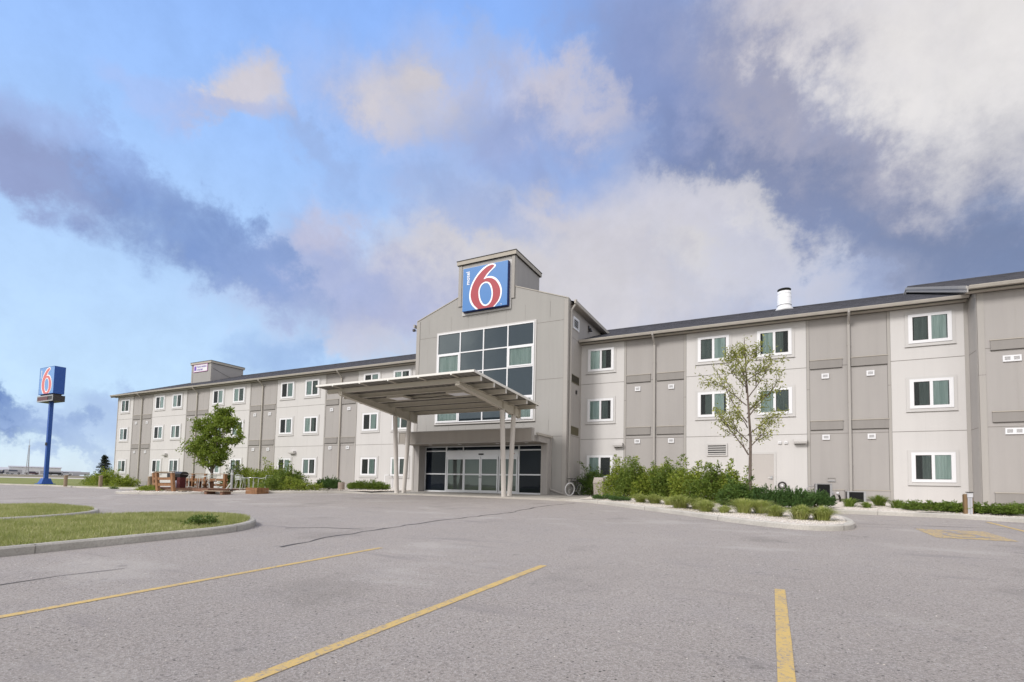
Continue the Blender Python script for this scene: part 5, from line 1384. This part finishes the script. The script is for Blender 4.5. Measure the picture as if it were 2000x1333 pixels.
mb = MB(); mb.box(x-.75, x-.3, y-.24, y+.24, z+.72, z+.95, DGREY); mb.box(x-.45, x-.3, y-.2, y+.2, z+.55, z+.72, BLACK); mb.build('side_shelf', gr, bevel=.01)
mb = MB(); mb.hexa([(x-.1, y-.2, z+.75), (x+.42, y-.2, z+.75), (x+.42, y+.2, z+.75), (x-.1, y+.2, z+.75), (x-.16, y-.23, z+.9), (x+.48, y-.23, z+.9), (x+.48, y+.23, z+.9), (x-.16, y+.23, z+.9)], BLACK); mb.build('firebox', gr)
mb = MB()
for i in range(8):
    a0, a1 = PI*i/8, PI*(i+1)/8; r = .20
    p = [(math.cos(t)*r*1.15, math.sin(t)*r*.75) for t in (a0, a1)]
    mb.face([(x-.16, y+p[0][0], z+.91+p[0][1]), (x+.50, y+p[0][0], z+.91+p[0][1]), (x+.50, y+p[1][0], z+.91+p[1][1]), (x-.16, y+p[1][0], z+.91+p[1][1])], DGREY)
for xx in (x-.16, x+.50): mb.face([(xx, y+math.cos(PI*i/8)*.23, z+.91+math.sin(PI*i/8)*.15) for i in range(9)], DGREY)
mb.build('lid', gr); mb = MB(); mb.tube([(x-.2, y-.34, z+1.08), (x+.5, y-.34, z+1.08)], .015, SILVER); mb.build('handle', gr)
mb = MB(); mb.lathe((x-.25, y, z+.12), [(0, 0), (.15, 0), (.155, .3), (.1, .42), (0, .45)], mat('pale_gas_bottle', (.45, .45, .55), .4), 14); mb.build('gas_bottle', gr)
mb = MB(); mb.bar((x-.6, y-.2, z+.02), (x-.2, y, z+.16), .05, .06, BLACK); mb.bar((x-.35, y, z+.14), (x+.65, y, z+.14), .4, .04, BLACK); mb.bar((x+.6, y-.2, z), (x+.6, y-.2, z+.14), .04, .04, BLACK); mb.build('frame', gr)
# metal chairs and tables
def chair(x, y, z, rz, label, group):
    root = empty('metal_chair', (x, y, z), label, 'chair', group); c, s = math.cos(rz), math.sin(rz)
    T = lambda a, b, h: (x+a*c-b*s, y+a*s+b*c, z+h)
    mb = MB(); mb.face([T(-.22, -.22, .44), T(.22, -.22, .44), T(.22, .22, .44), T(-.22, .22, .44)], WMETAL); mb.face([T(-.22, -.22, .455), T(-.22, .22, .455), T(.22, .22, .455), T(.22, -.22, .455)][::-1], WMETAL); mb.build('seat', root)
    mb = MB()
    for h in (.58, .66, .74): mb.bar(T(-.22, .24+(h-.5)*.2, h), T(.22, .24+(h-.5)*.2, h), .012, .045, WMETAL)
    mb.tube([T(-.25, .2, .44), T(-.24, .29, .84), T(.24, .29, .84), T(.25, .2, .44)], .014, WMETAL, 6); mb.build('backrest', root)
    for sx_ in (-1, 1):
        mb = MB(); mb.tube([T(.25*sx_, .28, .72), T(.27*sx_, .0, .67), T(.26*sx_, -.22, .64), T(.25*sx_, -.24, .3), T(.25*sx_, -.25, 0)], .014, WMETAL, 6); mb.build('armrest', root)
        mb = MB(); mb.tube([T(.24*sx_, .2, .44), T(.25*sx_, .3, .0)], .014, WMETAL, 6); mb.build('leg', root)
    return root
def table(x, y, z, label, group, r=.36):
    root = empty('metal_table', (x, y, z), label, 'table', group)
    mb = MB(); mb.lathe((x, y, z+.69), [(0, 0), (r, 0), (r+.01, .012), (r, .028), (0, .028)], SILVER, 24); mb.build('tabletop', root)
    mb = MB(); mb.lathe((x, y, z), [(.03, .03), (.025, .69)], WMETAL, 10); mb.build('pedestal', root)
    for k in range(4):
        t = PI/4+PI/2*k; mb = MB(); mb.bar((x, y, z+.06), (x+.3*math.cos(t), y+.3*math.sin(t), z+.02), .035, .03, WMETAL); mb.build('foot', root)
D0_ = .937
CGR = 'metal patio chairs'; TGR = 'round metal patio tables'
table(-30.7, 18.1, D0_, 'round metal table between the grill and the dense tree', TGR)
chair(-31.5, 18.0, D0_, R(95), 'metal chair close behind the red grill cabinet, facing the left table', CGR)
chair(-30.0, 18.5, D0_, R(-20), 'metal chair left of the dense tree trunk', CGR)
chair(-29.1, 18.3, D0_, R(-75), 'metal chair with slatted back right of the dense tree trunk', CGR)
zt = ZL(-26.6, 19.3)
table(-26.7, 19.4, zt, 'round metal table right of the grey upright post', TGR)
chair(-27.6, 19.3, zt, R(90), 'metal chair half hidden by the grey upright post', CGR)
chair(-25.7, 19.4, zt, R(-80), 'metal chair behind the timber planter box', CGR)
chair(-26.5, 18.6, zt, R(170), 'metal chair in front of the right hand patio table', CGR)
ps = empty('grey_post', (-26.45, 17.9, .85), 'grey steel post with a side brace standing at the deck end', 'post')
mb = MB(); mb.tube([(-26.45, 17.9, .8), (-26.45, 17.9, 1.98)], .065, GREYMET, 14); mb.tube([(-26.45, 17.9, 1.98), (-26.45, 17.9, 2.0)], .075, GREYMET, 14); mb.build('tube', ps)
mb = MB(); mb.box(-26.65, -26.25, 17.7, 18.1, .86, .90, DGREY); mb.build('base_plate', ps); mb = MB(); mb.bar((-26.95, 17.9, .88), (-26.5, 17.9, 1.3), .03, .06, WMETAL); mb.build('brace', ps)
mb = MB(); mb.lathe((-26.45, 17.9, 1.7), [(.07, 0), (.085, .02), (.085, .1), (.07, .12)], SILVER, 12); mb.build('bracket', ps)
pb = empty('planter_box', (-24.3, 17.9, .85), 'small square orange timber planter box at the kerb', 'planter')
mb = MB()
x0, x1, y0, y1 = -24.75, -23.85, 17.55, 18.25
for k in range(2):
    za, zb2 = .72+k*.17, .72+k*.17+.16
    mb.box(x0, x1, y0, y0+.04, za, zb2, CEDAR); mb.box(x0, x1, y1-.04, y1, za, zb2, CEDAR); mb.box(x0, x0+.04, y0+.04, y1-.04, za, zb2, CEDAR); mb.box(x1-.04, x1, y0+.04, y1-.04, za, zb2, CEDAR)
mb.build('box', pb); mb = MB(); mb.box(x0+.03, x1-.03, y0+.03, y1-.03, .9, 1.0, mat('potting_soil', (.04, .03, .02), 1)); mb.build('soil', pb)
# stubs
def stub(label, x, y, z, r, h, m_, cat='bollard', group='short stubs along the kerb', slant=0):
    mb = MB(); n = 12
    mb.tube([(x, y, z-.05), (x, y, z+h)], [r, r*.97], m_, 14)
    if slant: mb.hexa([(x-r, y-r, z+h-.01), (x+r, y-r, z+h-.01), (x+r, y+r, z+h-.01), (x-r, y+r, z+h-.01), (x-r*.6, y-r*.6, z+h+.03), (x+r*.6, y-r*.6, z+h+.03), (x+r*.6, y+r*.6, z+h+.07), (x-r*.6, y+r*.6, z+h+.07)], m_)
    return tag(mb.build('kerb_stub'), label, cat, group)
stub('short round pebble concrete stub between the dark pine and the wide juniper', -22.05, 21.6, .92, .19, .52, AGG)
stub('short pebble concrete stub standing against the beige waste bin', -6.98, 24.1, .98, .17, .42, AGG)
stub('leftmost short wooden stub by the pylon sign', -52.6, 20.9, .66, .13, .85, POSTW, slant=1)
stub('grey wooden stub in front of the far rounded shrubs', -47.0, 20.9, .7, .13, .82, POSTW, slant=1)
stub('wooden stub beside the timber railing, nearest of the left three', -34.4, 17.9, .79, .12, .72, POSTW, slant=1)
# waste bin
bn = empty('waste_bin', (-7.55, 24.3, .98), 'beige litter bin with a flap lid at the shrub corner', 'bin')
x, y, z = -7.55, 24.3, .98
mb = MB(); mb.hexa([(x-.22, y-.22, z), (x+.22, y-.22, z), (x+.22, y+.22, z), (x-.22, y+.22, z), (x-.255, y-.255, z+.66), (x+.255, y-.255, z+.66), (x+.255, y+.255, z+.66), (x-.255, y+.255, z+.66)], BIN); mb.build('body', bn, bevel=.02)
mb = MB(); mb.hexa([(x-.275, y-.275, z+.66), (x+.275, y-.275, z+.66), (x+.275, y+.275, z+.66), (x-.275, y+.275, z+.66), (x-.23, y-.20, z+.96), (x+.23, y-.20, z+.96), (x+.23, y+.20, z+.96), (x-.23, y+.20, z+.96)], BIN)
lid = mb.build('lid', bn, bevel=.03); mb = MB(); mb.hexa([(x-.2, y-.272, z+.71), (x+.2, y-.272, z+.71), (x+.2, y-.25, z+.71), (x-.2, y-.25, z+.71), (x-.16, y-.222, z+.90), (x+.16, y-.222, z+.90), (x+.16, y-.19, z+.90), (x-.16, y-.19, z+.90)], BIN); mb.build('flap', lid)
# bicycle
bc = empty('bicycle', (-9.2, 25.3, .98), 'black bicycle with a white front tyre leaning in the corner by the bin', 'bicycle')
h = Vector((-.18, -.98, 0)).normalized(); z = .99; fw = Vector((-9.22, 24.6, z+.34)); rw = fw-h*1.04
hf = Vector((-.42, -.9, 0)).normalized()
for nm, c_, tm, hd in (('front_wheel', fw, WHITES, hf), ('rear_wheel', rw, RUBBER, h)):
    ax = Vector((hd.y, -hd.x, .06))
    mb = MB(); mb.torus(c_, .325, .02, tm, ax=ax); mb.torus(c_, .295, .014, SILVER, ax=ax); w_ = mb.build(nm, bc, smooth=True)
    mb = MB()
    for k in range(18):
        t = 2*PI*k/18; a = ax.normalized().orthogonal().normalized(); b = ax.normalized().cross(a); mb.tube([c_, c_+(a*math.cos(t)+b*math.sin(t))*.295], .0028, SILVER, 4)
    mb.tube([c_-ax.normalized()*.05, c_+ax.normalized()*.05], .02, SILVER, 8); mb.build('spokes', w_)
sd = Vector((h.y, -h.x, 0)); U = Vector((0, 0, 1))
head = fw-h*.12+U*.42; headb = fw-h*.06+U*.25; bb = fw-h*.60-U*.04; seat = bb-h*.16+U*.50
mb = MB()
for a, b, r in ((head, headb, .024), (headb, bb, .024), (head, seat-U*.08, .02), (bb, seat, .02), (bb, rw, .013), (seat-U*.06, rw, .012)): mb.tube([a, b], r, BLACK, 8)
mb.build('frame', bc)
mb = MB()
for s_ in (-1, 1): mb.tube([headb, headb+sd*.05*s_+hf*.0, fw+sd*.05*s_], .013, BLACK, 6)
mb.tube([headb+hf*.04, headb+hf*.06+U*.05], .03, SILVER, 8); mb.build('fork', bc)
sf = Vector((hf.y, -hf.x, 0)); hb = head+U*.12
mb = MB(); mb.tube([head, hb], .014, BLACK, 8); mb.tube([hb-sf*.30-hf*.02, hb-sf*.12+hf*.04, hb+sf*.12+hf*.04, hb+sf*.30-hf*.02], .018, BLACK, 8)
for s_ in (-1, 1): mb.tube([hb+sf*.22*s_-hf*.02, hb+sf*.31*s_-hf*.04], .019, RUBBER, 8); mb.tube([hb+sf*.2*s_+hf*.02, hb+sf*.28*s_+hf*.06-U*.05], .007, SILVER, 6)
mb.build('handlebar', bc)
mb = MB(); mb.hexa([tuple(seat+sd*a+h*b+U*c) for a, b, c in ((-.07, -.14, .0), (.07, -.14, 0), (.03, .14, 0), (-.03, .14, 0), (-.075, -.14, .05), (.075, -.14, .05), (.02, .13, .035), (-.02, .13, .035))], BLACK); mb.build('saddle', bc, bevel=.01)
mb = MB(); mb.torus(bb, .09, .008, SILVER, ax=sd); mb.tube([bb+sd*.08, bb+sd*.08-U*.16], .01, BLACK, 6); mb.tube([bb-sd*.08, bb-sd*.08+U*.16], .01, BLACK, 6); mb.build('crank', bc)
# bollard light
bl = empty('bollard_light', (5.0, 18.85, .88), 'timber bollard light with a white front strip at the right kerb', 'lamp')
x, y, z = 5.0, 18.88, .87
mb = MB(); mb.box(x-.11, x+.10, y-.09, y+.09, z, z+.60, mat('dark_bollard_timber', (.20, .125, .06), .7)); mb.build('post', bl, bevel=.03)
mb = MB(); mb.box(x-.035, x+.065, y-.115, y-.09, z, z+.50, HAZEG); mb.box(x+.005, x+.02, y-.12, y-.115, z, z+.50, GREYMET); mb.build('front_strip', bl)
mb = MB(); mb.box(x-.05, x+.08, y-.12, y-.09, z+.50, z+.64, GREYMET)
for k in range(3): mb.box(x-.045, x+.075, y-.13, y-.12, z+.52+k*.035, z+.535+k*.035, WHITES)
mb.box(x-.055, x+.085, y-.14, y+.02, z+.64, z+.66, DGREY); mb.build('lamp_head', bl)
# condensers and service bits
def condenser(x0, x1, y0, y1, z0, z1, label):
    root = empty('condenser_unit', ((x0+x1)/2, (y0+y1)/2, z0), label, 'air conditioner', 'outdoor condenser units')
    mb = MB(); mb.box(x0, x1, y0+.03, y1, z0, z1-.02, DGREY)
    for q in (x0, x1-.07): mb.box(q, q+.07, y0, y0+.03, z0, z1-.02, GREYMET)
    mb.box(x0-.01, x1+.01, y0-.01, y1, z1-.02, z1+.01, GREYMET); mb.box(x1-.005, x1+.02, y0+.04, y1, z0, z1-.02, GREYMET); mb.build('casing', root)
    mb = MB(); mb.box(x0+.07, x1-.07, y0+.015, y0+.03, z0+.03, z1-.05, DARKROOM)
    n = int((z1-z0)/.04)
    for k in range(n): mb.box(x0+.07, x1-.07, y0+.003, y0+.012, z0+.05+k*.04, z0+.055+k*.04, BLACK)
    mb.build('coil_grille', root)
condenser(1.66, 2.26, 25.1, 25.7, 1.04, 1.80, 'taller dark condenser unit partly behind leaves, left of the two pipes')
condenser(2.78, 3.42, 25.0, 25.6, 1.04, 1.50, 'lower dark condenser unit beside the downspout')
pp = empty('vent_pipes', (2.48, 25.8, 1.05), 'two black pipes with white caps at the taupe wall', 'pipe')
for x in (2.36, 2.55):
    mb = MB(); mb.tube([(x+.1, 25.9, 1.0), (x+.05, 25.8, 1.25), (x-.02, 25.6, 1.38)], .04, BLACK, 8); pk = mb.build('pipe', pp)
    mb = MB(); mb.tube([(x-.02, 25.62, 1.37), (x-.05, 25.55, 1.43)], .055, VINYL, 10); mb.build('cap', pk)
mb = MB(); mb.tube([(1.34, 25.2, .95), (1.36, 25.2, 1.6), (1.42, 25.25, 1.70), (1.66, 25.3, 1.70)], .018, GREYMET, 8); tag(mb.build('refrigerant_conduit'), 'thin bent grey conduit running to the taller condenser unit', 'conduit')
hr = empty('hose_reel', (.45, 26.85, 1.7), 'round hose reel on the pale wall right of the service door', 'hose reel')
mb = MB(); mb.torus((.45, 26.84, 1.72), .15, .04, DGREY, ax=(0, 1, 0)); mb.build('hose', hr, smooth=True)
mb = MB(); mb.tube([(.45, 26.75, 1.72), (.45, 27, 1.72)], .05, VINYL, 10); mb.build('hub', hr)
mb = MB(); mb.tube([(1.15, 26.7, 1.05), (1.15, 26.7, 1.35)], .03, GREYMET, 8); mb.box(1.05, 1.3, 26.6, 26.8, 1.33, 1.38, VINYL); tag(mb.build('standpipe'), 'small white capped standpipe low on the pale wall', 'pipe')
# loose stones on the beds
def rocks(name, n, fn, label, smin, smax, m_):
    base = np.array([(1, 0, 0), (-1, 0, 0), (0, 1, 0), (0, -1, 0), (0, 0, 1), (0, 0, -1)], float); F = [(0, 2, 4), (2, 1, 4), (1, 3, 4), (3, 0, 4), (2, 0, 5), (1, 2, 5), (3, 1, 5), (0, 3, 5)]
    V = []; Q = []; c = 0
    for i in range(n):
        x, y, z = fn(); s_ = rng.uniform(smin, smax, 3)*np.array([1, 1, .6]); t = rng.uniform(0, PI)
        v = base*s_+rng.normal(0, .12, (6, 3))*s_; v = np.stack([v[:, 0]*math.cos(t)-v[:, 1]*math.sin(t), v[:, 0]*math.sin(t)+v[:, 1]*math.cos(t), v[:, 2]], 1)
        V.append(v+np.array([x, y, z])); Q += [j+c for f in F for j in f]; c += 6
    return tag(np_mesh(name, np.concatenate(V), Q, 3, m_), label, 'stones', kind='stuff')
polyR = [p for p in off(KR, .2, 1) if -7.25 <= p[0] <= 9]+[(9, 22), (-7.25, 24)]
def rR():
    while True:
        x = rng.uniform(-7, 6); y = rng.uniform(13.6, 22)
        if inside(polyR, np.array([x]), np.array([y]))[0]: return x, y, ZR(x, y)+.004
STONE = concrete('mulch_stone', (.72, .67, .61), (.56, .50, .44))
rocks('mulch_stones', 5200, rR, 'pale loose stones covering the right planting bed', .012, .034, STONE)
polyL = [p for p in off(KL, .2, -1) if p[0] > -31]+[(-31, 20), (-19.4, 24)]
def rL():
    while True:
        x = rng.uniform(-31, -19.4); y = rng.uniform(14.8, 23)
        if inside(polyL, np.array([x]), np.array([y]))[0]: return x, y, ZL(x, y)+.006
rocks('mulch_stones', 2200, rL, 'pale loose stones along the left planting bed', .02, .06, STONE)
def rg():
    x = rng.uniform(-9, 6); y = 1+12*rng.uniform()**1.5; return x, y, G(x, y)+.001
rocks('grit', 900, rg, 'scattered light grit lying on the asphalt', .003, .009, STONE)

# ------------------------------------------------------------------ far distance past the left end
def far_pt(px_az, dist): a = R(px_az); return dist*math.sin(a), dist*math.cos(a)
FZ = 2.0
def veh(kind, label, az, dist, L, H, body, wind=True, name='parked_van'):
    x, y = far_pt(az, dist); root = empty(name, (x, y, FZ), label, 'vehicle', None); a = R(az); u = Vector((math.cos(a), -math.sin(a), 0)); v = Vector((math.sin(a), math.cos(a), 0))
    T = lambda p, q, h: tuple(Vector((x, y, FZ))+u*p+v*q+Vector((0, 0, h)))
    def hx(mb, p0, p1, q, h0, h1, m_, t=0):
        mb.hexa([T(p0, 0, h0), T(p1, 0, h0), T(p1, q, h0), T(p0, q, h0), T(p0+t, 0, h1), T(p1-t, 0, h1), T(p1-t, q, h1), T(p0+t, q, h1)], m_)
    mb = MB(); hx(mb, -L/2, L/2, 2, .35, H*.6 if kind == 'car' else H, body)
    if kind == 'car': hx(mb, -L*.32, L*.3, 1.9, H*.6, H, body, L*.07)
    mb.build('body', root)
    if wind: mb = MB(); mb.hexa([T(-L*.28, -.02, H*.62), T(L*.26, -.02, H*.62), T(L*.26, 0, H*.62), T(-L*.28, 0, H*.62), T(-L*.24, -.02, H*.92), T(L*.22, -.02, H*.92), T(L*.22, 0, H*.92), T(-L*.24, 0, H*.92)], FARDK); mb.build('window', root)
    for p in (-L*.32, L*.32): mb = MB(); mb.torus(T(p, 0, .35), .25, .1, RUBBER, ax=tuple(v), n=12); mb.build('wheel', root)
def azpx(px):   # azimuth of a picture column at the horizon, from the lens
    return -27.10+math.degrees(math.atan((px-1005)/991.4))
veh('van', 'far grey van with dark windows seen left of the radio mast', azpx(33), 258, 4.6, 1.7, HAZEG)
veh('car', 'far dark blue car parked left of the far grey van', azpx(21), 262, 4.2, 1.6, FARDK, name='parked_car')
veh('car', 'far red car in front of the pale hangar', azpx(69), 256, 3.8, 1.2, DRED, name='parked_car')
veh('van', 'long pale trailer parked right of the pylon sign', azpx(108), 262, 6.5, 1.6, HAZEG, False, 'trailer')
veh('van', 'black open sided trailer right of the pylon sign', azpx(114), 257, 3.6, 1.1, BLACK, False, 'trailer')
veh('van', 'long grey trailer parked furthest right in the distance', azpx(158), 262, 7.5, 1.5, HAZEG, False, 'trailer')
veh('car', 'pale car between the two long trailers', azpx(136), 258, 4.0, 1.3, HAZEW, name='parked_car')
def far_building(name, label, az, dist, L, H, roofh, m_, rm, cat='building'):
    x, y = far_pt(az, dist); root = empty(name, (x, y, FZ), label, cat); a = R(az); u = Vector((math.cos(a), -math.sin(a), 0)); v = Vector((math.sin(a), math.cos(a), 0))
    T = lambda p, q, h: tuple(Vector((x, y, FZ))+u*p+v*q+Vector((0, 0, h)))
    mb = MB(); mb.hexa([T(-L/2, 0, 0), T(L/2, 0, 0), T(L/2, 12, 0), T(-L/2, 12, 0), T(-L/2, 0, H), T(L/2, 0, H), T(L/2, 12, H), T(-L/2, 12, H)], m_); mb.build('wall', root)
    mb = MB(); e = .4; mb.hexa([T(-L/2-e, -e, H), T(L/2+e, -e, H), T(L/2+e, 12+e, H), T(-L/2-e, 12+e, H), T(-L/2-e, 5.9, H+roofh), T(L/2+e, 5.9, H+roofh), T(L/2+e, 6.1, H+roofh), T(-L/2-e, 6.1, H+roofh)], rm); mb.build('roof', root)
    mb = MB(); mb.hexa([T(-1, -.05, .0), T(1, -.05, 0), T(1, 0, 0), T(-1, 0, 0), T(-1, -.05, 1.4), T(1, -.05, 1.4), T(1, 0, 1.4), T(-1, 0, 1.4)], HAZEG); mb.build('door', root)
far_building('hangar', 'long pale hangar on the horizon behind the pylon sign', azpx(76), 285, 15.5, 3.1, .5, HAZEW, HAZEG)
far_building('shed', 'small pale shed at the left picture edge on the horizon', azpx(2), 275, 5.5, 1.6, 1.2, HAZEW, HAZEG)
far_building('shed', 'low grey shed on the horizon right of the pylon sign', azpx(128), 300, 12, 1.7, .5, HAZEG, HAZEG)
mt = empty('radio_mast', (*far_pt(azpx(60.5), 250), FZ), 'thin lattice radio mast on the horizon left of the pylon sign', 'mast')
x, y = far_pt(azpx(60.5), 250); mb = MB()
for k in range(3):
    t = 2*PI*k/3; mb.tube([(x+.45*math.cos(t), y+.45*math.sin(t), FZ), (x+.12*math.cos(t), y+.12*math.sin(t), FZ+10.4)], [.12, .07], GREYMET, 5)
for k in range(16): mb.bar((x-.4+.02*k, y, FZ+.6*k), (x+.4-.02*k, y, FZ+.6*k+.5), .05, .05, GREYMET)
mb.tube([(x, y, FZ+10.2), (x, y, FZ+12.8)], .05, GREYMET, 5); mb.build('lattice', mt)
mb = MB(); mb.box(x-.5, x+.5, y-.1, y+.1, FZ+10.1, FZ+10.35, GREYMET); mb.build('crossarm', mt)
